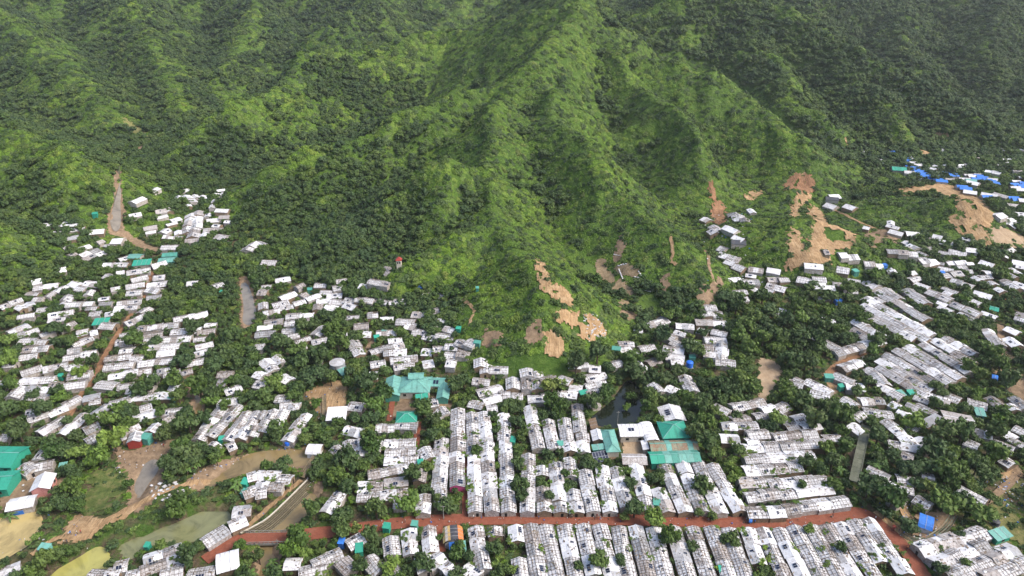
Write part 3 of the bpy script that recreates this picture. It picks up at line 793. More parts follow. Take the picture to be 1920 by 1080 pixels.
sheet_mat('pink_wall', (.55,.25,.22,1), (.36,.13,.12,1), .3, .6)
sheet_mat('magenta_wall', (.52,.08,.22,1), (.36,.07,.15,1), .3, .6)
sheet_mat('red_wall', (.32,.045,.035,1), (.2,.05,.04,1), .3, .6)
sheet_mat('orange_sheet', (.62,.20,.05,1), (.4,.18,.09,1), .3, .6)
sheet_mat('yellow_sheet', (.55,.38,.14,1), (.4,.26,.12,1), .4, .6)
sheet_mat('dark_sheet', (.045,.05,.065,1), (.09,.085,.08,1), .5, .8)
sheet_mat('bamboo_wall', (.26,.19,.125,1), (.13,.095,.065,1), .7, 1.4)
sheet_mat('plastic_wall', (.52,.50,.47,1), (.24,.19,.15,1), .9, 1.2)
sheet_mat('brick_wall', (.30,.13,.08,1), (.2,.1,.07,1), .6, 1.0)
sheet_mat('concrete', (.30,.29,.26,1), (.15,.15,.12,1), .6, .6)
sheet_mat('canal_concrete', (.22,.19,.12,1), (.10,.09,.05,1), .8, 1.2)
sheet_mat('mossy_concrete', (.15,.155,.11,1), (.075,.085,.05,1), .8, .5)
sheet_mat('bamboo', (.30,.235,.14,1), (.16,.12,.075,1), .5, 2.0)
sheet_mat('batten', (.12,.09,.065,1), (.07,.055,.045,1), .5, 2.0)
sheet_mat('cream_paint', (.55,.50,.42,1), (.35,.3,.24,1), .4, 1.0)
m, n, b = newmat('solar', .12, .6); b.inputs['Base Color'].default_value = (.012,.017,.04,1)
m, n, b = newmat('opening', .9, .1); b.inputs['Base Color'].default_value = (.018,.016,.015,1)
m, n, b = newmat('tank_steel', .4, .4); b.inputs['Base Color'].default_value = (.42,.45,.48,1); b.inputs['Metallic'].default_value = .35
m, n, b = newmat('blue_plastic', .35, .4); b.inputs['Base Color'].default_value = (.02,.13,.55,1)
m, n, b = newmat('skin', .7, .3); b.inputs['Base Color'].default_value = (.16,.09,.06,1)

class MB:
    """mesh builder: quads and triangles with material slots and a tone per face"""
    def __init__(s): s.V = []; s.F = []; s.M = []; s.TN = []; s.mats = []
    def slot(s, mat):
        if mat not in s.mats: s.mats.append(mat)
        return s.mats.index(mat)
    def face(s, pts, mat, tone=0.0):
        i = len(s.V); s.V += [tuple(p) for p in pts]; s.F.append(tuple(range(i, i+len(pts)))); s.M.append(s.slot(mat)); s.TN.append(tone)
    def box(s, c, dx, dy, dz, mat, rz=0.0, tone=0.0, bottom=False):
        co, si = math.cos(rz), math.sin(rz); P = []
        for z in (-dz/2, dz/2):
            for a, b_ in ((-1, -1), (1, -1), (1, 1), (-1, 1)):
                x, y = a*dx/2, b_*dy/2; P.append((c[0]+x*co-y*si, c[1]+x*si+y*co, c[2]+z))
        for q in ((4,5,6,7), (0,1,5,4), (1,2,6,5), (2,3,7,6), (3,0,4,7)) + (((3,2,1,0),) if bottom else ()):
            s.face([P[k] for k in q], mat, tone)
    def bar(s, a, b_, w, h, mat, tone=0.0):
        """a flat lath from a to b"""
        a = Vector(a); b_ = Vector(b_); d = (b_-a)
        if d.length < 1e-4: return
        d.normalize(); sd_ = d.cross(Vector((0, 0, 1)))
        if sd_.length < 1e-3: sd_ = Vector((1, 0, 0))
        sd_.normalize(); sd_ *= w/2; up = sd_.cross(d).normalized()*h
        if up.z < 0: up = -up
        s.face([a-sd_+up, a+sd_+up, b_+sd_+up, b_-sd_+up], mat, tone)
        s.face([a-sd_, a-sd_+up, b_-sd_+up, b_-sd_], mat, tone); s.face([a+sd_, b_+sd_, b_+sd_+up, a+sd_+up], mat, tone)
    def mesh(s, name, smooth=False):
        me = bpy.data.meshes.new(name); me.from_pydata(s.V, [], s.F)
        for m_ in s.mats: me.materials.append(MATS[m_])
        me.polygons.foreach_set('material_index', s.M)
        a = me.attributes.new('tone', 'FLOAT', 'FACE'); a.data.foreach_set('value', s.TN)
        me.update(); return me
    def obj(s, name, parent=None, mat4=None):
        o = link(name, s.mesh(name), parent)
        return o

# ------------------------------------------------------------------ landmarks for wording labels
LM = [(n_, hit(u, v)) for n_, u, v in [
 ('the round water tank',634,690),('the teal roofed compound',785,735),('the dark pond',1160,760),('the green hipped roof',1262,805),
 ('the ground solar array',1125,860),('the orange tarpaulin hut',849,1000),('the stepped canal wall',540,945),('the mossy concrete bridge',1612,850),
 ('the blue domed tarpaulin',1732,970),('the red walled shed',253,815),('the pink walled hall',76,905),('the yellow pond',30,1010),
 ('the grey river bend',268,900),('the blue plastic water tank',1292,688),('the clay scarred hill',1520,470),('the sandy clearing',145,985),
 ('the brick road corner',1620,966),('the magenta gabled shelter',852,905),('the big teal sheds at the frame edge',15,870),('the small red roofed tower',749,497),
 ('the terraced field plots',1170,540),('the long dirt lane',205,650),('the teal sheds up the valley',290,480),('the straight valley stream',218,400),
 ('the curved pipes',1760,1000),('the wooden footbridge',600,870),('the sandy riverbed',1442,710),('the clay topped mound',1760,370),
 ('the blue roofed cluster',1835,340),('the dirt yard by the tank',615,755),('the landslip scar',1040,645),('the green latrine',274,826),
 ('the narrow mid stream',462,575),('the far blue sheeted huts',1710,310),('the brown hillside hollow',1500,345),('the brick bridge',500,1008),
 ('the wide white school hall',1200,805),('the tan double shed',1790,780),('the white roofed block on the slope',1740,680),('the small green pond',1815,885),
 ('the long green pond',330,1000),('the dirt track bank',330,915),('the bare gully',1345,405),('the vine covered knob',1005,520),('the teal porch shed',1840,770)]]
ORD = ['first','second','third','fourth','fifth','sixth','seventh','eighth','ninth','tenth','eleventh','twelfth','thirteenth','fourteenth','fifteenth','sixteenth','seventeenth','eighteenth','nineteenth','twentieth','twenty-first','twenty-second','twenty-third','twenty-fourth','twenty-fifth','twenty-sixth','twenty-seventh','twenty-eighth','twenty-ninth','thirtieth','thirty-first','thirty-second','thirty-third','thirty-fourth','thirty-fifth','thirty-sixth']
def nearest_lm(x, y):
    best = min(LM, key=lambda l: (l[1][0]-x)**2+((l[1][1]-y)*1.0)**2)
    dx, dy = x-best[1][0], y-best[1][1]
    if abs(dx) > abs(dy): dr = 'right of' if dx > 0 else 'left of'
    else: dr = 'behind' if dy > 0 else 'in front of'
    return best[0], dr, math.hypot(dx, dy)
LABEL_QUEUE = []        # (object, x, y, adjectives, noun): worded once everything stands
def queue_label(o, x, y, adj, noun): LABEL_QUEUE.append((o, x, y, adj, noun))
def write_labels():
    bins = {}
    for o, x, y, adj, noun in LABEL_QUEUE:
        lm, dr, d_ = nearest_lm(x, y)
        bins.setdefault((lm, dr, adj, noun), []).append((d_, o))
    for (lm, dr, adj, noun), v in bins.items():
        v.sort(key=lambda t: t[0])
        for i, (d_, o) in enumerate(v):
            o['label'] = f'{adj} {noun} {dr} {lm}' if len(v) == 1 else (f'{adj} {noun} {dr} {lm}, nearest one' if i == 0 else f'{adj} {noun} {dr} {lm}, {ORD[min(i, 35)]} nearest')

# ------------------------------------------------------------------ shelters
class Sh: pass
SHELTERS = []
def shelter_parts(s, full=True):
    """walls, sheets, battens, weights for one shelter in its own axes: x along the ridge, y across"""
    g = random.Random(s.seed)
    L, W, he, hr = s.L, s.W, s.he, s.hr
    wl = MB(); sheets = []; bt = MB(); wt = MB(); sol = []
    wm = s.wall
    l2, w2 = L/2-.12, W/2-.18
    corners = [(-l2, -w2), (l2, -w2), (l2, w2), (-l2, w2)]
    rx = s.skew
    for i in range(4):
        a, c = corners[i], corners[(i+1) % 4]
        wl.face([(a[0], a[1], -.4), (c[0], c[1], -.4), (c[0], c[1], he-.05), (a[0], a[1], he-.05)], wm, .15*g.random())
    if s.style == 'gable' or s.style == 'arch':
        for sx in (-l2, l2):
            wl.face([(sx, -w2, he-.05), (sx, w2, he-.05), (sx, rx, hr-.12)], wm, .1)
    elif s.style == 'mono':
        for sx in (-l2, l2):
            wl.face([(sx, -w2, he-.05), (sx, w2, he-.05), (sx, w2, hr-.12)], wm, .1)
        wl.face([(-l2, w2, he-.05), (l2, w2, he-.05), (l2, w2, hr-.12), (-l2, w2, hr-.12)], wm, .1)
    # roof surface: height over y, with sag and lumps
    nx = max(2, round(L/2.4)) if full else 1
    sides = (-1, 1) if s.style in ('gable', 'arch') else (0,)
    lump = [[g.uniform(-.11, .11) for _ in range(12)] for _ in range(12)]
    def rz(x, y):
        if s.style == 'mono': z = he+(hr-he)*(y+W/2)/W
        elif s.style == 'flat': z = he+.1+(hr-he)*.3*(y+W/2)/W
        else:
            t = abs(y-rx)/(W/2+abs(rx)+.001); t = min(t, 1)
            z = hr-(hr-he)*(t if s.style == 'gable' else t*t*.75+t*.25)
        i = (x+L/2)/L*3; j = (y+W/2)/W*3
        i0, j0 = int(max(0, min(2, i))), int(max(0, min(2, j)))
        fi, fj = i-i0, j-j0
        lm_ = (lump[i0][j0]*(1-fi)+lump[i0+1][j0]*fi)*(1-fj)+(lump[i0][j0+1]*(1-fi)+lump[i0+1][j0+1]*fi)*fj
        return z+lm_*s.lumpy
    for side in sides:
        y0, y1 = (-W/2, W/2) if side == 0 else ((-W/2, rx) if side < 0 else (rx, W/2))
        for k in range(nx):
            sh = MB(); xa = -L/2+L*k/nx; xb = -L/2+L*(k+1)/nx
            lift = .035*((k+(side > 0)) % 2)+.012
            tone = max(0, g.gauss(.10, .13)) if s.patchy else max(0, g.gauss(.04, .05))
            mat = s.roof
            if s.patchy and g.random() < .16: mat = g.choice(['tarp_worn', 'tarp_clean', 'tarp_grey', 'tarp_white'])
            ny = 3 if s.style == 'arch' else 2
            ov = .06 if full else 0
            mx_ = 2
            for i in range(mx_):
                for j in range(ny):
                    ax = xa-ov+(xb-xa+2*ov)*i/mx_; bx = xa-ov+(xb-xa+2*ov)*(i+1)/mx_
                    ay = y0+(y1-y0)*j/ny; by = y0+(y1-y0)*(j+1)/ny
                    sh.face([(ax, ay, rz(ax, ay)+lift), (bx, ay, rz(bx, ay)+lift), (bx, by, rz(bx, by)+lift), (ax, by, rz(ax, by)+lift)], mat, tone)
            sheets.append(sh)
        # eave edge, so the sheet has thickness
        ye = y0 if side <= 0 else y1
        e = sheets[-1]
        e.face([(-L/2, ye, rz(-L/2, ye)-.10), (L/2, ye, rz(L/2, ye)-.10), (L/2, ye, rz(L/2, ye)+.02), (-L/2, ye, rz(-L/2, ye)+.02)], s.roof, .4)
    if s.battens:
        step = s.battens
        x = -L/2+.3
        while x < L/2-.1:
            xj = x+g.uniform(-.12, .12)
            for side in sides:
                y0, y1 = (-W/2, W/2) if side == 0 else ((-W/2, rx) if side < 0 else (rx, W/2))
                ym = (y0+y1)/2
                xe = xj+g.uniform(-.15, .15)
                bt.bar((xj, y0, rz(xj, y0)+.06), (xj, ym, rz(xj, ym)+.07), .075, .05, 'batten'); bt.bar((xj, ym, rz(xj, ym)+.07), (xe, y1, rz(xe, y1)+.07), .075, .05, 'batten')
            x += step
        for side in sides:
            y0, y1 = (-W/2, W/2) if side == 0 else ((-W/2, rx) if side < 0 else (rx, W/2))
            for q in ((.12, .5, .92) if g.random() < .7 else (.3, .75)):
                y = y0+(y1-y0)*q
                bt.bar((-L/2+.05, y, rz(-L/2, y)+.1), (0, y, rz(0, y)+.1), .085, .05, 'batten'); bt.bar((0, y, rz(0, y)+.1), (L/2-.05, y, rz(L/2, y)+.1), .085, .05, 'batten')
    for _ in range(s.weights):
        x = g.uniform(-L/2+.3, L/2-.3); y = g.uniform(-W/2+.3, W/2-.3)
        kind = g.random()
        if kind < .45: wt.box((x, y, rz(x, y)+.08), g.uniform(.2, .55), g.uniform(.15, .35), .14, 'batten', g.uniform(0, 3), 0)
        elif kind < .75: wt.box((x, y, rz(x, y)+.05), g.uniform(.5, 1.2), g.uniform(.3, .7), .06, g.choice(['tarp_worn', 'tarp_grey', 'bamboo_wall', 'tarp_clean']), g.uniform(-.3, .3), g.uniform(0, .5))
        else: wt.box((x, y, rz(x, y)+.07), g.uniform(.9, 2.2), .1, .08, 'bamboo', g.uniform(0, 3), 0)
    for (sx, sy, sw, sh_) in s.solar:
        p = MB(); z = rz(sx, sy)
        dz = (rz(sx, sy+sh_/2)-rz(sx, sy-sh_/2))
        for t_ in (0,):
            p.face([(sx-sw/2, sy-sh_/2, z-dz/2+.16), (sx+sw/2, sy-sh_/2, z-dz/2+.16), (sx+sw/2, sy+sh_/2, z+dz/2+.16), (sx-sw/2, sy+sh_/2, z+dz/2+.16)], 'solar')
            p.face([(sx-sw/2-.04, sy-sh_/2-.04, z-dz/2+.13), (sx+sw/2+.04, sy-sh_/2-.04, z-dz/2+.13), (sx+sw/2+.04, sy+sh_/2+.04, z+dz/2+.13), (sx-sw/2-.04, sy+sh_/2+.04, z+dz/2+.13)], 'tank_steel')
        sol.append(p)
    if full and g.random() < .6:       # a doorway with a hanging mat in the end wall
        for sx in ((-l2-.03, -1), (l2+.03, 1)):
            y = g.uniform(-w2*.4, w2*.4)
            wt.face([(sx[0], y-.4, -.3), (sx[0], y+.4, -.3), (sx[0], y+.4, 1.75), (sx[0], y-.4, 1.75)], 'opening')
    return wl, sheets, bt, wt, sol

def footprint(x, y, a, L, W):
    c, s_ = math.cos(a), math.sin(a)
    return [(x+dx*c-dy*s_, y+dx*s_+dy*c) for dx, dy in ((-L/2, -W/2), (L/2, -W/2), (L/2, W/2), (-L/2, W/2))]
def add_shelter(x, y, a, L, W, style='gable', roof=None, wall=None, rowtag=None, he=None, hr=None, tol=.3, patchy=True, solar=None, battens=None, note=None):
    fp = footprint(x, y, a, L*.92, W*.92)
    if tol < 1 and occ_frac(fp, 2) > tol: return None
    s = Sh(); g = random
    s.x, s.y, s.a, s.L, s.W = x, y, a, L, W; s.seed = g.randint(0, 10**7)
    s.style = style
    d_ = math.hypot(x, y)
    s.roof = roof or g.choices(['tarp_white', 'tarp_clean', 'tarp_worn', 'tarp_grey'], [.52, .32, .12, .04])[0]
    s.wall = wall or g.choice(['bamboo_wall', 'plastic_wall', 'plastic_wall', 'bamboo_wall', 'tarp_worn'])
    s.he = he or g.uniform(1.9, 2.3); s.hr = hr or s.he+g.uniform(.75, 1.15)*(W/5)
    s.skew = g.uniform(-.3, .3) if style == 'gable' else 0
    s.lumpy = g.uniform(.6, 1.3); s.patchy = patchy
    s.battens = battens if battens is not None else (g.choice([0, .8, .9, 1.1, 1.3]) if s.roof not in ('tarp_clean',) else g.choice([0, 0, 1.2]))
    s.weights = g.randint(6, 17) if d_ < 330 else g.randint(1, 5)
    s.solar = []
    if solar is None:
        k = g.choices([0, 1, 2, 3], [.42, .32, .18, .08])[0]
        yy = g.choice([-1, 1])*W*.22; x0 = g.uniform(-L*.3, L*.1)
        s.solar = [(x0+i*.75, yy, .62, .95) for i in range(k)]
    else: s.solar = solar
    s.z = float(min(T(px_, py_) for px_, py_ in fp)) ; s.z = max(s.z, float(T(x, y))-.8)
    s.rowtag = rowtag; s.note = note
    u, v, dd = project(x, y, s.z+2)
    s.px = (L*W)/(dd*dd) if (-60 < u < 1980 and -30 < v < 1150) else 0
    s.uv = (u, v)
    if s.px == 0 and not (-120 < u < 2040 and 0 < v < 1260): return None
    mark_poly(footprint(x, y, a, L, W), 2)
    SHELTERS.append(s); return s
def row(u0, v0, u1, v1, W=5.0, unit=5.2, tag_=None, **kw):
    """shelters along a traced roof line; the line is the ridge"""
    p0 = np.array(hit(u0, v0, 2.4)); p1 = np.array(hit(u1, v1, 2.4))
    far = min(1, max(0, (p0[1]+p1[1])/2-175)/200); W = W*(1+.42*far); unit = unit*(1+.2*far)
    if far > .05:
        d_ = (p1-p0)/max(1e-6, float(np.hypot(*(p1-p0)))); p0 = p0-d_*far*.7; p1 = p1+d_*far*.7
    Lt = float(np.hypot(*(p1-p0)))
    n_ = max(1, round(Lt/unit)); a = math.atan2(p1[1]-p0[1], p1[0]-p0[0])
    cuts = [0]+sorted((k+random.uniform(-.2, .2))/n_ for k in range(1, n_))+[1]
    out = []
    for k in range(n_):
        c = (cuts[k]+cuts[k+1])/2; L = (cuts[k+1]-cuts[k])*Lt-.12
        p = p0+(p1-p0)*c
        w_ = W*random.uniform(.95-.1*far, 1.05+.1*far); off = random.uniform(-.2, .2)*(1+2*far)
        if tag_ and k > 0 and random.random() < .045: continue
        s = add_shelter(p[0]-math.sin(a)*off, p[1]+math.cos(a)*off, a+random.gauss(0, .018+.05*far), L+random.uniform(-.1, .25), w_, rowtag=(tag_, k) if tag_ else None, **kw)
        if s: out.append(s)
    return out
# ------------------------------------------------------------------ particular buildings
def empty(name, x, y, z, a=0.0):
    o = bpy.data.objects.new(name, None); C.objects.link(o); o.location = (x, y, z); o.rotation_euler = (0, 0, a)
    o.empty_display_size = 1; return o
def hall(name, label, cat, u0, v0, u1, v1, W, he, hr, style, roof, wall, rib=2.2, group=None, ext=0.0, lips=.5, roofs=None, windows=True, solar=0, across=None):
    """a larger sheet-roofed building; the traced line is its ridge"""
    p0 = np.array(hit(u0, v0, hr)); p1 = np.array(hit(u1, v1, hr)); c = (p0+p1)/2
    L = float(np.hypot(*(p1-p0)))+2*ext; a = math.atan2(p1[1]-p0[1], p1[0]-p0[0])
    z0 = float(T(*c)); r = empty(name, c[0], c[1], z0, a); tag(r, label, cat, group)
    mark_poly(footprint(c[0], c[1], a, L+.6, W+.6), 2)
    l2, w2 = L/2-lips, W/2-lips
    wb = MB(); cs = [(-l2, -w2), (l2, -w2), (l2, w2), (-l2, w2)]
    for i in range(4):
        A, B = cs[i], cs[(i+1) % 4]; wb.face([(A[0], A[1], -.6), (B[0], B[1], -.6), (B[0], B[1], he-.02), (A[0], A[1], he-.02)], wall)
    if style in ('gable', 'arch'):
        for sx in (-l2, l2): wb.face([(sx, -w2, he-.02), (sx, w2, he-.02), (sx, 0, hr-.25)], wall)
    if style == 'mono':
        wb.face([(-l2, w2, he-.02), (l2, w2, he-.02), (l2, w2, hr-.15), (-l2, w2, hr-.15)], wall)
        for sx in (-l2, l2): wb.face([(sx, -w2, he-.02), (sx, w2, he-.02), (sx, w2, hr-.15)], wall)
    wb.obj('wall', r)
    g = random
    def z(x, y):
        if style == 'gable': t = 1-abs(y)/(W/2)
        elif style == 'arch': t = math.sqrt(max(0, 1-(y/(W/2))**2*.96))
        elif style == 'mono': t = (y+W/2)/W
        else: t = min(1, min(W/2-abs(y), L/2-abs(x))/(W/2)+1e-6)
        return he+(hr-he)*max(t, 0)
    n_ = max(2, round(L/rib)); xs = [-L/2+L*k/n_ for k in range(n_+1)]
    hipx = L/2-W/2
    if style == 'hip':
        xs = sorted(set([round(q, 4) for q in xs if abs(abs(q)-hipx) > .4]+[-hipx, hipx]))
    def sheet(P, mt, tone=0.0, nm='roof_sheet'):
        m_ = MB(); m_.face(P, mt, tone); nrm = (Vector(P[1])-Vector(P[0])).cross(Vector(P[2])-Vector(P[1]))
        # a folded lower edge
        m_.face([P[0], P[1], (P[1][0], P[1][1], P[1][2]-.12), (P[0][0], P[0][1], P[0][2]-.12)], mt, .3)
        m_.obj(nm, r)
    for k, (xa, xb) in enumerate(zip(xs, xs[1:])):
        mt = roofs[k % len(roofs)] if roofs else roof
        lf = .03*(k % 2)
        gap = .03
        if style == 'mono':
            m_ = MB()
            m_.face([(xa+gap, -W/2, z(0, -W/2)+lf), (xb-gap, -W/2, z(0, -W/2)+lf), (xb-gap, W/2, z(0, W/2)+lf), (xa+gap, W/2, z(0, W/2)+lf)], mt, g.uniform(0, .12)); m_.obj('roof_sheet', r)
        elif style == 'arch':
            m_ = MB(); q = 8
            for side in range(q):
                ya, yb = -W/2+W*side/q, -W/2+W*(side+1)/q
                m_.face([(xa+gap, ya, z(0, ya)+lf), (xb-gap, ya, z(0, ya)+lf), (xb-gap, yb, z(0, yb)+lf), (xa+gap, yb, z(0, yb)+lf)], across[side] if across else mt, g.uniform(0, .3) if across else .0)
            m_.obj('roof_sheet', r)
        else:
            for s_ in (-1, 1):
                tn = g.uniform(0, .12)
                if style == 'gable':
                    P = [(xa+gap, s_*W/2, z(0, W/2)+lf), (xb-gap, s_*W/2, z(0, W/2)+lf), (xb-gap, 0, z(0, 0)+lf), (xa+gap, 0, z(0, 0)+lf)]
                else:
                    ya = W/2-min(W/2, L/2-abs(xa)); yb = W/2-min(W/2, L/2-abs(xb))
                    P = [(xa+gap, s_*W/2, he+lf), (xb-gap, s_*W/2, he+lf), (xb-gap, s_*yb, z(xb, yb)+lf), (xa+gap, s_*ya, z(xa, ya)+lf)]
                if s_ > 0: P = [P[1], P[0], P[3], P[2]]
                sheet(P, mt, tn)
    if style == 'hip':
        for s_ in (-1, 1):
            m_n = max(2, round(W/rib))
            if m_n % 2: m_n += 1
            for k in range(m_n):
                ya = -W/2+W*k/m_n; yb = -W/2+W*(k+1)/m_n
                xa_ = L/2-(W/2-abs(ya)); xb_ = L/2-(W/2-abs(yb))
                P = [(s_*L/2, ya+.02, he), (s_*L/2, yb-.02, he), (s_*xb_, yb-.02, z(xb_, yb)), (s_*xa_, ya+.02, z(xa_, ya))]
                if s_ < 0: P = [P[1], P[0], P[3], P[2]]
                sheet(P, roofs[0] if roofs else roof, g.uniform(0, .1))
    cap = MB()
    if style in ('gable', 'hip'):
        hx = L/2 if style == 'gable' else hipx
        cap.bar((-hx, 0, hr+.02), (hx, 0, hr+.02), .35, .07, 'teal_pale' if 'teal' in roof else 'tarp_clean')
        if style == 'hip':
            for sx in (-1, 1):
                for sy in (-1, 1): cap.bar((sx*hipx, 0, hr+.02), (sx*L/2, sy*W/2, he+.03), .3, .07, 'teal_pale' if 'teal' in roof else 'tarp_clean')
    else:
        for xa in xs[1:-1]:
            q = 8 if style == 'arch' else 1
            for side in range(q):
                ya, yb = -W/2+W*side/q, -W/2+W*(side+1)/q
                cap.bar((xa, ya, z(0, ya)+.05), (xa, yb, z(0, yb)+.05), .09, .05, 'metal_roof')
    if cap.F: cap.obj('ridge_cap' if style in ('gable', 'hip') else 'roof_rib', r)
    if windows:
        k = max(1, int(l2*2/3.2))
        for i in range(k):
            x = -l2+(i+.5)*2*l2/k
            for s_ in (-1, 1):
                w = MB(); w.box((x, s_*(w2+.03), he*.55), 1.1, .08, .9, 'opening'); o = w.obj('window', r)
                f = MB(); f.box((x, s_*(w2+.06), he*.55-.5), 1.3, .12, .1, 'concrete'); f.obj('window_sill', o)
    for i in range(solar):
        m_ = MB(); x = -L*.12+i*1.1; y = -W*.2 if style != 'arch' else -W*.12
        m_.face([(x-.45, y-.8, z(x, y-.8)+.15), (x+.45, y-.8, z(x, y-.8)+.15), (x+.45, y+.8, z(x, y+.8)+.15), (x-.45, y+.8, z(x, y+.8)+.15)], 'solar')
        m_.obj('solar_panel', r)
    return r
GT = 'teal sheet roofed buildings of the central compound'
hall('service_building', 'teal gabled wing on the left side of the compound', 'building', 739,703,734,738, 6.2, 3.0, 4.3, 'gable', 'teal_pale', 'teal_sheet', group=GT)
hall('service_building', 'largest teal hipped building in the middle of the compound', 'building', 760,713,797,713, 10.5, 3.4, 5.4, 'hip', 'teal_pale', 'cream_paint', group=GT, ext=2.2)
hall('service_building', 'small raised teal clerestory roof atop the compound centre', 'building', 765,701,795,700, 4.2, 5.0, 6.0, 'gable', 'teal_pale', 'teal_sheet', group=GT, windows=False)
hall('service_building', 'teal cross wing with two small solar panels joining the compound right side', 'building', 804,711,834,712, 6.0, 3.0, 4.2, 'gable', 'teal_pale', 'cream_paint', group=GT, solar=2)
hall('service_building', 'narrow teal wing running towards the viewer at the compound right edge', 'building', 834,716,829,744, 4.8, 2.8, 3.9, 'gable', 'teal_pale', 'teal_sheet', group=GT)
hall('service_building', 'small square teal roof in the compound courtyard', 'building', 779,746,803,743, 4.6, 2.7, 3.6, 'mono', 'teal_bright', 'teal_sheet', group=GT, windows=False)
hall('service_building', 'bright teal hipped building with green wall below the compound yard', 'building', 742,776,782,774, 6.6, 2.9, 4.4, 'hip', 'teal_bright', 'teal_bright', group=GT)
GS = 'school buildings with coloured sheet roofs'
hall('school_building', 'green hipped school roof with white hip caps', 'school', 1238,797,1290,795, 9.4, 3.4, 5.6, 'hip', 'teal_bright', 'teal_sheet', group=GS)
hall('school_building', 'rust stained pale green school roof below the hipped one', 'school', 1218,832,1308,829, 5.4, 3.0, 4.1, 'gable', 'teal_rusty', 'teal_sheet', rib=1.8, group=GS, roofs=['teal_rusty','teal_rusty','teal_rusty','teal_pale'])
hall('school_building', 'long pale teal school block with bright green left end', 'school', 1218,853,1312,849, 6.0, 3.0, 4.2, 'gable', 'teal_sheet', 'teal_bright', rib=2.4, group=GS, roofs=['teal_bright','teal_bright','teal_pale','teal_sheet','teal_pale','teal_pale','teal_sheet'])
hall('school_building', 'narrow light teal hipped block with four solar panels', 'school', 1139,800,1151,842, 5.0, 2.9, 4.2, 'hip', 'teal_pale', 'cream_paint', group=GS, solar=0)
hall('school_building', 'wide white barrel roofed school hall with ribs', 'school', 1160,803,1212,802, 7.0, 2.8, 4.0, 'arch', 'tarp_clean', 'cream_paint', rib=1.5, group=GS, solar=2)
hall('school_building', 'white ribbed barrel roof meeting the green hipped roof', 'school', 1209,790,1224,824, 5.0, 2.8, 3.8, 'arch', 'tarp_clean', 'cream_paint', rib=1.5, group=GS)
hall('school_building', 'white hall with three dark solar strips behind the hipped roof', 'school', 1254,757,1267,785, 8.6, 2.8, 4.1, 'gable', 'tarp_white', 'plastic_wall', rib=2.2, group=GS, solar=3)
hall('school_building', 'brown white patched school block below the small courtyard', 'school', 1166,856,1213,857, 5.4, 2.5, 3.5, 'gable', 'tarp_worn', 'bamboo_wall', rib=1.8, group=GS)
hall('school_building', 'plain white shed left of the narrow teal block', 'school', 1119,803,1124,823, 4.6, 2.5, 3.4, 'gable', 'tarp_clean', 'bamboo_wall', group=GS)
hall('school_building', 'slim white lean-to closing the courtyard on the right', 'school', 1207,824,1212,842, 2.2, 2.4, 2.9, 'mono', 'tarp_clean', 'cream_paint', group=GS, windows=False)
hall('porch', 'teal open porch at the foot of the narrow teal block', 'porch', 1110,838,1133,836, 2.6, 2.3, 2.7, 'mono', 'teal_pale', 'teal_sheet', windows=False)
hall('bamboo_shed', 'bare bamboo roofed shed at the edge of the dark pond', 'shed', 1110,783,1115,802, 2.6, 2.3, 2.9, 'mono', 'thatch', 'bamboo_wall', windows=False)
hall('community_hall', 'pink walled white roofed hall on the brown yard', 'hall', 85,884,71,914, 6.0, 3.0, 4.4, 'gable', 'tarp_clean', 'pink_wall', rib=2.0)
hall('red_shed', 'red walled shed with blue and white striped roof', 'shed', 256,807,248,826, 4.6, 2.8, 3.8, 'gable', 'tarp_white', 'red_wall', rib=.9, roofs=['tarp_white','tarp_grey'], lips=.3)
hall('pink_shed', 'long grey roofed shed with pinkish wall beside the red one', 'shed', 297,792,280,808, 5.4, 2.8, 3.8, 'gable', 'tarp_white', 'pink_wall', rib=1.0, roofs=['tarp_white','tarp_worn'], lips=.3)
hall('big_shed', 'big teal shed cut by the frame edge, farther one', 'shed', -34,848,36,849, 10.5, 3.4, 5.2, 'gable', 'teal_bright', 'teal_bright', rib=3.4, group='big teal sheds at the left edge')
hall('big_shed', 'big teal shed cut by the frame edge, nearer one', 'shed', -40,896,24,892, 9.0, 3.4, 5.0, 'gable', 'teal_bright', 'teal_bright', rib=3.4, group='big teal sheds at the left edge')
hall('tarpaulin_shop', 'white roofed shop with blue awning beside the brown yard', 'shop', 12,944,66,934, 5.6, 2.3, 3.1, 'gable', 'tarp_clean', 'plastic_wall', rib=2.5, windows=False)
hall('shop_awning', 'low blue sheet awning along the front of the white shop', 'awning', 14,956,44,952, 1.6, 1.3, 2.0, 'mono', 'blue_sheet', 'blue_sheet', rib=2.5, windows=False, lips=.1)
hall('white_hall', 'long white roofed hall beside the wooden footbridge', 'hall', 612,774,650,772, 6.8, 2.6, 3.6, 'mono', 'tarp_clean', 'plastic_wall', rib=2.4, windows=False)
hall('white_tent', 'bright white rounded tent at the end of the wooden footbridge', 'tent', 576,840,603,837, 5.2, 1.8, 3.3, 'arch', 'tarp_clean', 'tarp_clean', rib=3, windows=False)
hall('orange_hut', 'hut under orange black and yellow tarpaulins below the brick road', 'hut', 848,984,850,1012, 6.0, 2.2, 3.9, 'arch', 'orange_sheet', 'plastic_wall', rib=1.6, windows=False, across=['yellow_sheet','cream_paint','yellow_sheet','dark_sheet','dark_sheet','dark_sheet','orange_sheet','orange_sheet'])
hall('teal_stall', 'teal and blue roofed stall below the orange tarpaulin hut', 'stall', 842,1026,874,1022, 3.6, 2.2, 2.8, 'mono', 'teal_pale', 'blue_sheet', rib=2.0, roofs=['blue_sheet','teal_pale','teal_sheet','teal_sheet'], windows=False)
hall('teal_shed', 'bright teal roof beside the long dirt lane', 'shed', 174,602,204,600, 5.2, 2.4, 3.2, 'mono', 'teal_bright', 'plastic_wall', windows=False)
GV = 'teal sheds up the valley'
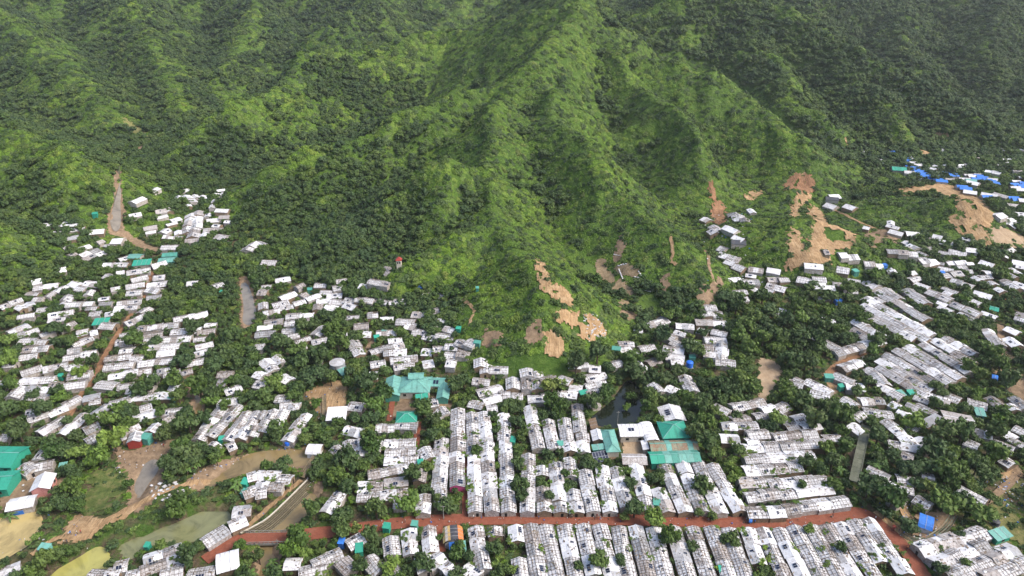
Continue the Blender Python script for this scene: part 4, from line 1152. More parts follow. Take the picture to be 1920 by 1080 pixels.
hall('valley_shed', 'pale teal shed left of the lane head', 'shed', 242,477,266,478, 6.0, 2.6, 3.5, 'gable', 'teal_pale', 'plastic_wall', group=GV, windows=False)
hall('valley_shed', 'bright teal shed with white wall left of the lane head', 'shed', 248,492,283,489, 5.8, 2.6, 3.5, 'mono', 'teal_bright', 'cream_paint', group=GV, windows=False)
hall('valley_shed', 'teal shed right of the lane head, farther one', 'shed', 304,475,333,473, 5.5, 2.6, 3.6, 'gable', 'teal_sheet', 'teal_sheet', group=GV, windows=False)
hall('valley_shed', 'teal shed right of the lane head, nearer one', 'shed', 297,485,328,483, 6.5, 2.6, 3.6, 'gable', 'teal_pale', 'teal_sheet', group=GV, windows=False)
hall('tan_shed', 'wide tan roofed double shed with skylights, larger half', 'shed', 1768,778,1828,790, 10.0, 3.0, 4.2, 'gable', 'tarp_worn', 'bamboo_wall', rib=2.5, windows=False)
hall('tan_shed', 'wide tan roofed double shed, smaller grey left half', 'shed', 1738,780,1757,792, 9.0, 2.8, 3.9, 'mono', 'tarp_grey', 'bamboo_wall', rib=2.5, windows=False)
hall('porch_shed', 'small teal shed with open porch above the tan shed', 'shed', 1828,769,1848,772, 4.6, 2.6, 3.2, 'mono', 'teal_pale', 'teal_pale', windows=True)
hall('teal_bunk', 'long bright teal shed at the right end of the slanting rows', 'shed', 1862,1004,1892,994, 3.6, 2.4, 3.0, 'mono', 'teal_pale', 'teal_bright', windows=True)
hall('teal_hut', 'teal domed hut by the far right dirt lane', 'hut', 1884,706,1900,709, 4.6, 1.6, 2.8, 'arch', 'teal_bright', 'teal_sheet', windows=False)
hall('blue_hut', 'blue sheeted hut by the far right dirt lane', 'hut', 1860,703,1872,706, 4.0, 2.0, 3.2, 'arch', 'blue_sheet', 'blue_sheet', windows=False)
hall('far_shed', 'large teal roof among the far blue sheeted huts', 'shed', 1672,312,1700,314, 8.0, 2.4, 4.0, 'gable', 'teal_bright', 'plastic_wall', windows=False)
hall('teal_canopy', 'teal canopy under trees right of the rows on the slope', 'canopy', 1856,574,1874,578, 5.0, 2.2, 3.0, 'gable', 'teal_bright', 'plastic_wall', windows=False)
hall('teal_canopy', 'teal canopy beside the round water tank', 'canopy', 636,698,652,692, 4.4, 2.4, 2.8, 'mono', 'teal_pale', 'teal_sheet', windows=False)
hall('barrel_shed', 'long curved white barrel shed below the long green pond', 'shed', 404,1052,448,1040, 7.4, 2.0, 3.6, 'arch', 'tarp_clean', 'bamboo_wall', rib=1.3, windows=False)
hall('tarp_hut', 'hut under a bright blue domed tarpaulin', 'hut', 1724,968,1752,978, 6.4, 2.0, 3.6, 'arch', 'blue_sheet', 'tarp_white', rib=1.7, roofs=['blue_sheet','blue_sheet','blue_sheet','tarp_clean'], windows=False)

# round tank
def lathe(prof, n, mat, smooth=False, mb=None):
    m_ = mb or MB()
    for k in range(n):
        a0, a1 = 2*math.pi*k/n, 2*math.pi*(k+1)/n
        for (r0, z0), (r1, z1) in zip(prof, prof[1:]):
            P = [(r0*math.cos(a0), r0*math.sin(a0), z0), (r0*math.cos(a1), r0*math.sin(a1), z0), (r1*math.cos(a1), r1*math.sin(a1), z1), (r1*math.cos(a0), r1*math.sin(a0), z1)]
            if r1 < 1e-4: P = P[:3]
            m_.face(P, mat)
    return m_
c = hit(634, 692); r = empty('water_tank', c[0], c[1], float(T(*c))); tag(r, 'round steel water tank with shallow cone roof among trees', 'water tank')
mark_poly([(c[0]+4.2*math.cos(t), c[1]+4.2*math.sin(t)) for t in np.linspace(0, 6.28, 14)[:-1]], 2)
lathe([(3.7, -.3), (3.7, .3), (3.2, .32)], 32, 'concrete').obj('plinth', r)
lathe([(3.0, .3), (3.0, 1.2), (3.04, 1.22), (3.0, 1.26), (3.0, 2.2), (3.04, 2.22), (3.0, 2.26), (3.0, 3.3)], 40, 'tank_steel').obj('shell', r)
lathe([(3.15, 3.3), (3.15, 3.42), (0.3, 3.95), (0.3, 4.05), (0, 4.05)], 40, 'metal_roof').obj('roof', r)
m_ = MB()
for s_ in (-.22, .22): m_.box((s_, -3.12, 1.9), .05, .05, 3.4, 'batten')
for k in range(9): m_.box((0, -3.12, .4+k*.36), .44, .04, .04, 'batten')
m_.obj('ladder', r)
def plastic_tank(u, v, rad, h, label, mat='blue_plastic', stand=.8):
    c = hit(u, v); r = empty('plastic_tank', c[0], c[1], float(T(*c))); tag(r, label, 'water tank', 'plastic water tanks')
    mark_poly([(c[0]+rad*1.3*math.cos(t), c[1]+rad*1.3*math.sin(t)) for t in np.linspace(0, 6.28, 9)[:-1]], 2)
    prof = [(rad*.98, stand)]
    for k in range(4):
        z_ = stand+h*.8*(k+.5)/4; prof += [(rad, z_-h*.07), (rad*.95, z_), (rad, z_+h*.07)]
    prof += [(rad*.98, stand+h*.82), (rad*.55, stand+h*.95), (rad*.25, stand+h*.97), (rad*.25, stand+h), (0, stand+h)]
    lathe(prof, 20, mat).obj('shell', r)
    m_ = MB(); m_.box((0, 0, stand/2-.1), rad*2.1, rad*2.1, stand-.1 if stand > .3 else .3, 'concrete'); m_.obj('stand', r)
plastic_tank(1292, 690, 1.45, 2.6, 'ribbed bright blue plastic water tank in front of a green shed')
for u, v, lab in ((1764, 203+600-50+0, None),):
    pass
plastic_tank(1723, 733, .8, 1.5, 'small blue tank with red lid among the slope rows')
plastic_tank(540, 825+12, .9, 1.4, 'small blue tank beside the long leaning rows')
plastic_tank(1865, 985, 1.1, 1.5, 'black squat tank at the edge of the dry scrub', 'dark_sheet', .5)
plastic_tank(1361, 802, .8, 1.3, 'small yellow tank beneath the patched horizontal roofs', 'yellow_sheet', .4)

# ground solar array
c = hit(1125, 864); r = empty('solar_array', c[0], c[1], 0, R(14)); tag(r, 'tilted ground solar array beside the bright green tree', 'solar array')
mark_poly(footprint(c[0], c[1], R(14), 5.4, 4), 2)
fr = MB()
for i in range(2):
    for j in range(5):
        p = MB(); x = -2.3+j*1.02; y = -1.5+i*1.75; z0_, z1_ = .9+i*.75, .9+(i+1)*.75-.03
        p.face([(x, y, z0_), (x+.97, y, z0_), (x+.97, y+1.7, z1_), (x, y+1.7, z1_)], 'solar'); p.face([(x, y, z0_), (x+.97, y, z0_), (x+.97, y, z0_-.05), (x, y, z0_-.05)], 'tank_steel'); p.obj('panel', r)
fr.bar((-2.5, -1.5, .88), (2.9, -1.5, .88), .1, -.06, 'tank_steel'); fr.bar((-2.5, .22, 1.6), (2.9, .22, 1.6), .1, .06, 'tank_steel'); fr.bar((-2.5, 1.95, 2.36), (2.9, 1.95, 2.36), .1, .06, 'tank_steel')
for j in range(6): fr.bar((-2.33+j*1.02, -1.55, .94), (-2.33+j*1.02, 2.0, 2.43), .07, .03, 'tank_steel')
fr.obj('frame', r)
for x in (-2.2, .2, 2.6):
    for y, h in ((-1.3, .95), (1.8, 2.3)):
        p = MB(); p.box((x, y, h/2-.1), .12, .12, h+.1, 'concrete'); p.obj('post', r)

# little tower with red roof on the hillside
c = hit(749, 503); r = empty('lookout_tower', c[0], c[1], float(T(*c))); tag(r, 'small cream tower with red roof at the wood edge', 'tower')
m_ = MB(); m_.box((0, 0, 2.2), 2.2, 2.2, 5.0, 'cream_paint'); m_.obj('wall', r)
m_ = lathe([(2.1, 4.6), (2.1, 4.75), (0, 6.2)], 4, 'red_wall'); o = m_.obj('roof', r); o.rotation_euler[2] = R(45)
for x in (-.5, .5):
    m_ = MB(); m_.box((x, -1.12, 3.4), .5, .06, .9, 'opening'); m_.obj('window', r)

# ------------------------------------------------------------------ bridges, canal wall, pipes
def offset_line(line, off):
    P = np.array(line, float); d = np.gradient(P, axis=0); d /= np.linalg.norm(d, axis=1)[:, None]
    return [(p[0]-q[1]*off, p[1]+q[0]*off) for p, q in zip(P, d)]
def deck(name, label, cat, line, w, z, mat, plank=.35, rail=None, posts=2.5, plank_mat=None, arch=0.0):
    P = [np.array(p, float) for p in line]; L = [0]
    for a_, b_ in zip(P, P[1:]): L.append(L[-1]+float(np.linalg.norm(b_-a_)))
    r = empty(name, P[0][0], P[0][1], 0); tag(r, label, cat)
    def at(s_):
        for i in range(len(L)-1):
            if s_ <= L[i+1]+1e-6:
                t = (s_-L[i])/(L[i+1]-L[i]); d = (P[i+1]-P[i])/(L[i+1]-L[i]); return P[i]+(P[i+1]-P[i])*t, math.atan2(d[1], d[0])
    O = np.array([P[0][0], P[0][1]])
    b = MB(); n_ = int(L[-1]/plank); objs = []
    for k in range(n_):
        p, a = at((k+.5)*plank); q = p-O; zz = z+arch*math.sin(math.pi*(k+.5)/n_)
        if n_ <= 300:
            m_ = MB(); m_.box((0, 0, 0), plank-.03, w+random.uniform(-.06, .06), .1, plank_mat or mat, 0, random.uniform(0, .3), True)
            o = m_.obj('plank', r); o.location = (q[0], q[1], zz); o.rotation_euler[2] = a
    m_ = MB()
    for i in range(int(L[-1]/1.2)):
        pa, a0 = at(i*1.2); pb, a1 = at(min((i+1)*1.2, L[-1]-.001)); pa = pa-O; pb = pb-O
        za = z+arch*math.sin(math.pi*i*1.2/L[-1]); zb = z+arch*math.sin(math.pi*min((i+1)*1.2, L[-1])/L[-1])
        for s_ in (-w*.4, w*.4):
            na = np.array([-math.sin(a0), math.cos(a0)])*s_
            m_.bar((pa[0]+na[0], pa[1]+na[1], za-.3), (pb[0]+na[0], pb[1]+na[1], zb-.3), .25, .2, mat)
    m_.obj('beam', r)
    k = 0; s_ = posts*.3
    while s_ < L[-1]:
        p, a = at(s_); q = p-O; zz = z+arch*math.sin(math.pi*s_/L[-1])
        for sd_ in (-1, 1):
            nn_ = np.array([-math.sin(a), math.cos(a)])*sd_*w*.48; m_ = MB(); top = zz+(.9 if rail else -.06)
            m_.box((q[0]+nn_[0], q[1]+nn_[1], (top-2.4)/2), .16, .16, top+2.4, rail or mat, a); m_.obj('post', r)
        s_ += posts
    if rail:
        for sd_ in (-1, 1):
            m_ = MB()
            for i in range(int(L[-1]/1.2)):
                pa, a0 = at(i*1.2); pb, a1 = at(min((i+1)*1.2, L[-1]-.001))
                na = np.array([-math.sin(a0), math.cos(a0)])*sd_*w*.48; nb = np.array([-math.sin(a1), math.cos(a1)])*sd_*w*.48
                pa = pa-O+na; pb = pb-O+nb
                for h_ in (.5, .88): m_.bar((pa[0], pa[1], z+h_), (pb[0], pb[1], z+h_), .12, .08, rail)
            m_.obj('handrail', r)
    return r
deck('footbridge', 'long brown wooden footbridge crossing the muddy river', 'footbridge', [hit(u, v, .8) for u, v in [(608,742),(609,790),(608,832),(590,862),(566,896)]], 1.5, .9, 'bamboo', .4, 'bamboo', 3.0)
deck('stair_bridge', 'bamboo stairway bridge descending behind the mossy concrete bridge', 'footbridge', [hit(u, v, 1.5) for u, v in [(1601,752),(1612,770),(1622,795)]], 1.6, 1.6, 'bamboo', .4, 'bamboo', 2.0)
deck('slope_bridge', 'small bamboo bridge at the far right dirt lane', 'footbridge', [hit(u, v, 1.0) for u, v in [(1888,672),(1925,668)]], 1.6, 1.0, 'bamboo', .4, 'bamboo', 2.5)
deck('alley_bridge', 'short plank bridge between the shelters behind the teal compound', 'footbridge', [hit(u, v, .9) for u, v in [(676,672),(690,658)]], 1.5, .9, 'bamboo', .4, 'bamboo', 2.5)
# mossy concrete bridge: slab sections between low kerbs
A = np.array(hit(1624, 798, 2.2)); B = np.array(hit(1601, 903, 2.2)); Lb = float(np.linalg.norm(B-A)); ang = math.atan2(*(B-A)[::-1])
r = empty('concrete_bridge', *A, 0, ang); tag(r, 'long mossy concrete bridge slab crossing the wooded gully', 'bridge')
k_ = int(Lb/2.4)
for k in range(k_):
    m_ = MB(); m_.box(((k+.5)*Lb/k_, 0, 2.15+.01*(k % 2)), Lb/k_-.05, 2.6, .3, 'mossy_concrete', 0, random.uniform(0, .25), True); m_.obj('slab', r)
for s_ in (-1, 1):
    m_ = MB(); m_.box((Lb/2, s_*1.42, 2.3), Lb, .22, .5, 'mossy_concrete', 0, .1, True); m_.obj('kerb', r)
for k in range(5):
    for s_ in (-1, 1):
        m_ = MB(); m_.box(((k+.5)*Lb/5, s_*1.1, .4), .4, .4, 3.2, 'concrete'); m_.obj('pier', r)
mark_line([tuple(A), tuple(B)], 2.0, 1)
# brick bridge over the canal
A = np.array(hit(448, 1009, .6)); B = np.array(hit(546, 1007, .6)); Lb = float(np.linalg.norm(B-A)); ang = math.atan2(*(B-A)[::-1])
r = empty('brick_bridge', *A, 0, ang); tag(r, 'short brick paved bridge with parapets over the canal', 'bridge')
m_ = MB(); m_.box((Lb/2, 0, .1), Lb, 4.4, .7, 'concrete', 0, 0, True); m_.obj('span', r)
m_ = MB(); m_.face([(0, -2.0, .47), (Lb, -2.0, .47), (Lb, 2.0, .47), (0, 2.0, .47)], 'brick'); m_.obj('paving', r)
for s_ in (-1, 1):
    m_ = MB(); m_.box((Lb/2, s_*2.15, 1.15), Lb, .12, .18, 'concrete'); m_.obj('parapet_rail', r)
    for k in range(int(Lb/1.3)+1):
        m_ = MB(); m_.box((min(k*1.3+.1, Lb-.1), s_*2.15, .8), .2, .2, .62, 'concrete'); m_.obj('parapet_post', r)
mark_line([tuple(A), tuple(B)], 2.6, 1)
# stepped canal wall
wl_ = chaikin([hit(u, v) for u, v in [(452,1003),(478,990),(503,977),(540,940),(577,903)]], 2, False)
r = empty('canal_wall', wl_[0][0], wl_[0][1], 0); tag(r, 'stepped concrete canal wall bending down to the brick bridge', 'retaining wall')
O = wl_[0]
for k in range(8):
    off = -.1-.45*k; zt = .75-.33*k
    la = offset_line(wl_, off); lb = offset_line(wl_, off-.45); m_ = MB()
    for (a_, b_), (c_, d_) in zip(zip(la, la[1:]), zip(lb, lb[1:])):
        f = lambda p, z_: (p[0]-O[0], p[1]-O[1], z_)
        m_.face([f(a_, zt), f(c_, zt), f(d_, zt), f(b_, zt)], 'canal_concrete', .3 if k % 2 else .0)
        m_.face([f(c_, zt), f(d_, zt), f(d_, zt-.36), f(c_, zt-.36)], 'batten', .5)
    m_.obj('step', r)
m_ = MB(); la = offset_line(wl_, .05)
for a_, b_ in zip(la, la[1:]): m_.bar((a_[0]-O[0], a_[1]-O[1], .75), (b_[0]-O[0], b_[1]-O[1], .75), .4, .18, 'cream_paint')
m_.obj('coping', r)
mark_poly(list(wl_)+list(offset_line(wl_, -3.9))[::-1], 1)
# pipes sweeping round the yard
pl_ = chaikin([hit(u, v, .3) for u, v in [(1789,966),(1775,988),(1752,1006),(1727,1015),(1706,1011),(1690,1000)]], 2, False)
for k in range(4):
    ln = offset_line(pl_, -.9+k*.6); m_ = MB()
    for a_, b_ in zip(ln, ln[1:]): m_.bar((a_[0]-pl_[0][0], a_[1]-pl_[0][1], .15), (b_[0]-pl_[0][0], b_[1]-pl_[0][1], .15), .3, .3, 'mossy_concrete' if k % 2 else 'teal_rusty', .2*k)
    o = m_.obj('pipe'); o.location = (pl_[0][0], pl_[0][1], .05)
    tag(o, f'{["innermost","second innermost","third innermost","outermost"][k]} of four curved pipes round the blue tarpaulin yard', 'pipe', 'curved pipes')
mark_line(pl_, 1.8, 1)

# small coloured cabins: latrines and wash rooms
def cabin(u, v, w, d, h, mat, label, roof=None, rz=0.0, cat='latrine'):
    c = hit(u, v); z0 = float(T(*c)); r = empty('latrine' if cat == 'latrine' else cat.replace(' ', '_'), c[0], c[1], z0, rz)
    tag(r, label, cat, 'small coloured cabins'); mark_poly(footprint(c[0], c[1], rz, w, d), 2)
    m_ = MB(); m_.box((0, 0, h/2-.2), w, d, h+.4, mat); m_.obj('wall', r)
    m_ = MB(); m_.face([(-w/2-.15, -d/2-.2, h+.03), (w/2+.15, -d/2-.2, h+.03), (w/2+.15, d/2+.15, h+.45), (-w/2-.15, d/2+.15, h+.45)], roof or mat, 0)
    m_.face([(-w/2-.15, -d/2-.2, h-.07), (w/2+.15, -d/2-.2, h-.07), (w/2+.15, -d/2-.2, h+.03), (-w/2-.15, -d/2-.2, h+.03)], roof or mat, .4)
    m_.obj('roof', r)
    k = max(1, int(w/1.3))
    for i in range(k):
        m_ = MB(); m_.box((-w/2+(i+.5)*w/k, -d/2-.03, h*.42), .62, .06, h*.8, mat, 0, .5); m_.obj('door', r)
CAB = [(277,830,3.0,2.6,2.8,'teal_sheet','tall teal latrine beside the red walled shed'),(122,882,2.2,2,2.2,'teal_pale','small teal cabin right of the pink walled hall'),
 (88,1036,3,2,2.2,'teal_pale','teal roofed cabin beside the low pond'),(418,832,1.8,1.8,2.4,'teal_bright','green cabin at the foot of the long leaning rows'),
 (726,996,2,1.8,2.2,'teal_bright','teal cabin just below the left part of the brick road'),(778,992,1.8,1.6,2.3,'teal_sheet','dark teal cabin touching the brick road'),
 (675,1038,2.0,3,2.3,'teal_bright','teal cabin amid the white gabled roofs bottom left'),(642,1025,1.6,1.8,2.3,'blue_sheet','blue cabin among white roofs bottom left'),
 (790,881,1.8,3.2,2.8,'teal_bright','tall teal cabin by the narrow gap left of the long rows'),(1050,842,2,2,2.4,'teal_sheet','teal cabin between two upper white rows'),
 (962,834,1.6,2.4,2.4,'teal_bright','teal cabin left of the upper white rows'),(1230,953,2,2,2.4,'teal_sheet','teal cabin at the brick road below the white rows'),
 (1353,1078,2,2,2.3,'teal_bright','teal cabin cut by the bottom of the frame'),(1078,1076,2,2,2.2,'teal_sheet','teal cabin under a tree near the bottom edge'),
 (1094,746,3,2.4,2.4,'teal_bright','green cabin beside the dark pond trees'),(1155,662,3.4,2.2,2.2,'teal_sheet','green cabin behind the dark pond trees'),
 (1297,677,2.4,1.8,2.2,'teal_sheet','green shed behind the blue plastic water tank'),(860,623,2,1.8,2.2,'teal_bright','teal cabin at the foot of the knob'),
 (707,640,2.2,1.8,2.4,'teal_bright','green cabin among trees behind the compound, nearer one'),(720,632,2.0,2,2.6,'teal_pale','teal cabin among trees behind the compound, farther one'),
 (895,650,2.6,1.6,2.2,'teal_sheet','teal cabin at the end of the roofs below the knob'),(755,739,2,1.6,2.2,'teal_pale','tiny cabin tucked against the left teal wing'),
 (1552,715,3.2,2.4,2.4,'teal_sheet','green cabin beside the dirt lane junction'),(1575,732,2,1.6,2.2,'teal_bright','teal cabin under the dirt lane junction'),
 (1683,747,4,3,2.3,'teal_pale','pale green cabin below the slope rows, left of two'),(1707,745,3,2.4,2.3,'teal_bright','green cabin below the slope rows, right of two'),
 (1602,516,2.8,2.4,2.6,'teal_sheet','teal cabin with blue side among mid right trees'),(1657,505,2,1.8,2.6,'blue_sheet','teal and blue cabin among mid right trees'),
 (1765,518,1.8,1.8,2.4,'blue_sheet','blue cabin by the far right roofs'),(1512,508,1.6,1.6,2.2,'blue_sheet','blue cabin at the foot of the clay scarred hill'),
 (180,408,2.6,2.2,2.6,'teal_bright','teal cabin left of the straight valley stream'),(582,550,2.2,1.6,2.4,'teal_sheet','dark green cabin among the left middle roofs'),
 (789,546,1.8,1.4,2.2,'blue_sheet','blue cabin at the wood edge behind the roofs'),(895,530+16,1.2,1.2,1.8,'teal_sheet','tiny teal cabin at the knob foot'),
 (116,712,1.8,1.6,2.2,'teal_bright','green cabin between left hand roofs'),(352,640,2,1.8,2,'teal_bright','green cabin among trees in the middle left'),
 (322,753,3,1.6,2.2,'teal_sheet','teal fronted cabin right of the dirt lane'),(462,912,2.0,2.4,2.2,'teal_bright','teal cabin by the long green pond, farther one'),
 (462,932,2.2,2.0,2.2,'teal_sheet','teal cabin by the long green pond, nearer one'),(279,1030,1.4,1.4,1.8,'teal_bright','tiny teal cabin below the long green pond'),
 (417,554,1.6,1.4,2.2,'teal_bright','teal cabin left of the narrow mid stream'),(1660,565,1.6,1.2,1.8,'red_wall','red cabin among the slope trees'),
 (1890,572,3,2.4,2.0,'red_wall','dark red cabin beside the teal canopy'),(1570,569,3.2,2.0,2.0,'blue_sheet','blue sheeted hut in the right hand trees')]
for u, v, w, d, h, mt, lb in CAB: cabin(u, v, w, d, h, mt, lb, rz=random.uniform(-.3, .3))

# sandbag edging round the terraced plots
for u0, v0, u1, v1, lb in ((1150,478,1165,481,'white sandbag edging at the top of the field plots'),(1158,500,1176,495,'white sandbag edging between two field plots'),(1196,508,1204,520,'white sandbag edging along the right of the field plots'),(1204,522,1188,520,'white sandbag edging along the near rim of the plots'),(1160,505,1168,525,'white sandbag line inside the striped plot'),(1208,545,1222,548,'white sandbag edging at the bottom of the field plots')):
    A = np.array(hit(u0, v0)); B = np.array(hit(u1, v1)); z0 = float(T(*A)); L_ = float(np.linalg.norm(B-A)); r = empty('sandbag_edging', A[0], A[1], z0); tag(r, lb, 'sandbags', 'sandbag edgings')
    k = max(2, int(L_/1.1))
    for i in range(k):
        q = (B-A)*(i+.5)/k; m_ = MB(); m_.box((0, 0, .2), 1.0, .5, .4, 'tarp_clean', 0, random.uniform(0, .2)); o = m_.obj('sandbag', r)
        o.location = (q[0], q[1], float(T(*(A+q)))-z0+.1); o.rotation_euler[2] = math.atan2(*(B-A)[::-1])+random.uniform(-.2, .2)
# ------------------------------------------------------------------ rows of shelters, traced roof line by roof line
NORTH = [(822,918,829,822),(857,912,858,767),(892,960,885,774),(923,960,907,772),(953,960,944,774),(989,961,990,852),(1020,961,1016,874),(1052,961,1041,867),(1082,961,1068,858),
 (1114,960,1096,882),(1146,960,1128,874),(1177,950,1154,877),(1215,957,1192,870),(1253,961,1216,868),(1286,961,1246,870),(1318,960,1278,866),(1354,963,1306,865),(1388,960,1335,870)]
for k, (a_, b_, c_, d_) in enumerate(NORTH):
    kw = {}
    row(a_, b_, c_, d_, W=4.75 if k > 1 else 5.2, unit=5.4, tag_=('N', k), tol=.25)
for a_, b_, c_, d_ in [(1010,840,992,762),(1041,842,1027,787),(1069,847,1057,784),(1096,848,1081,757),(793,963,795,927)]:
    row(a_, b_, c_, d_, W=4.6, tag_=None)
SOUTH = [(731,1007,736,1042),(766,992,770,1040),(803,988,808,1038),(890,988,906,1070),(928,988,930,1006),(967,985,976,1085),(993,983,1013,1085),(1024,985,1045,1085),(1059,984,1080,1085),(1091,984,1114,1080),
 (1123,984,1152,1085),(1160,988,1180,1085),(1191,986,1218,1085),(1224,988,1252,1085),(1262,988,1292,1085),(1297,987,1332,1085),(1333,987,1371,1085),(1366,990,1400,1085),(1400,990,1436,1085),(1430,989,1472,1085),(1460,990,1507,1085),
 (1490,987,1542,1085),(1519,985,1575,1085),(1548,984,1608,1085),(1574,980,1645,1085),(1600,975,1678,1085),(1626,972,1700,1078)]
for k, (a_, b_, c_, d_) in enumerate(SOUTH):
    row(a_, b_, c_, d_, W=4.75, unit=5.6, tag_=('S', k), tol=.25)
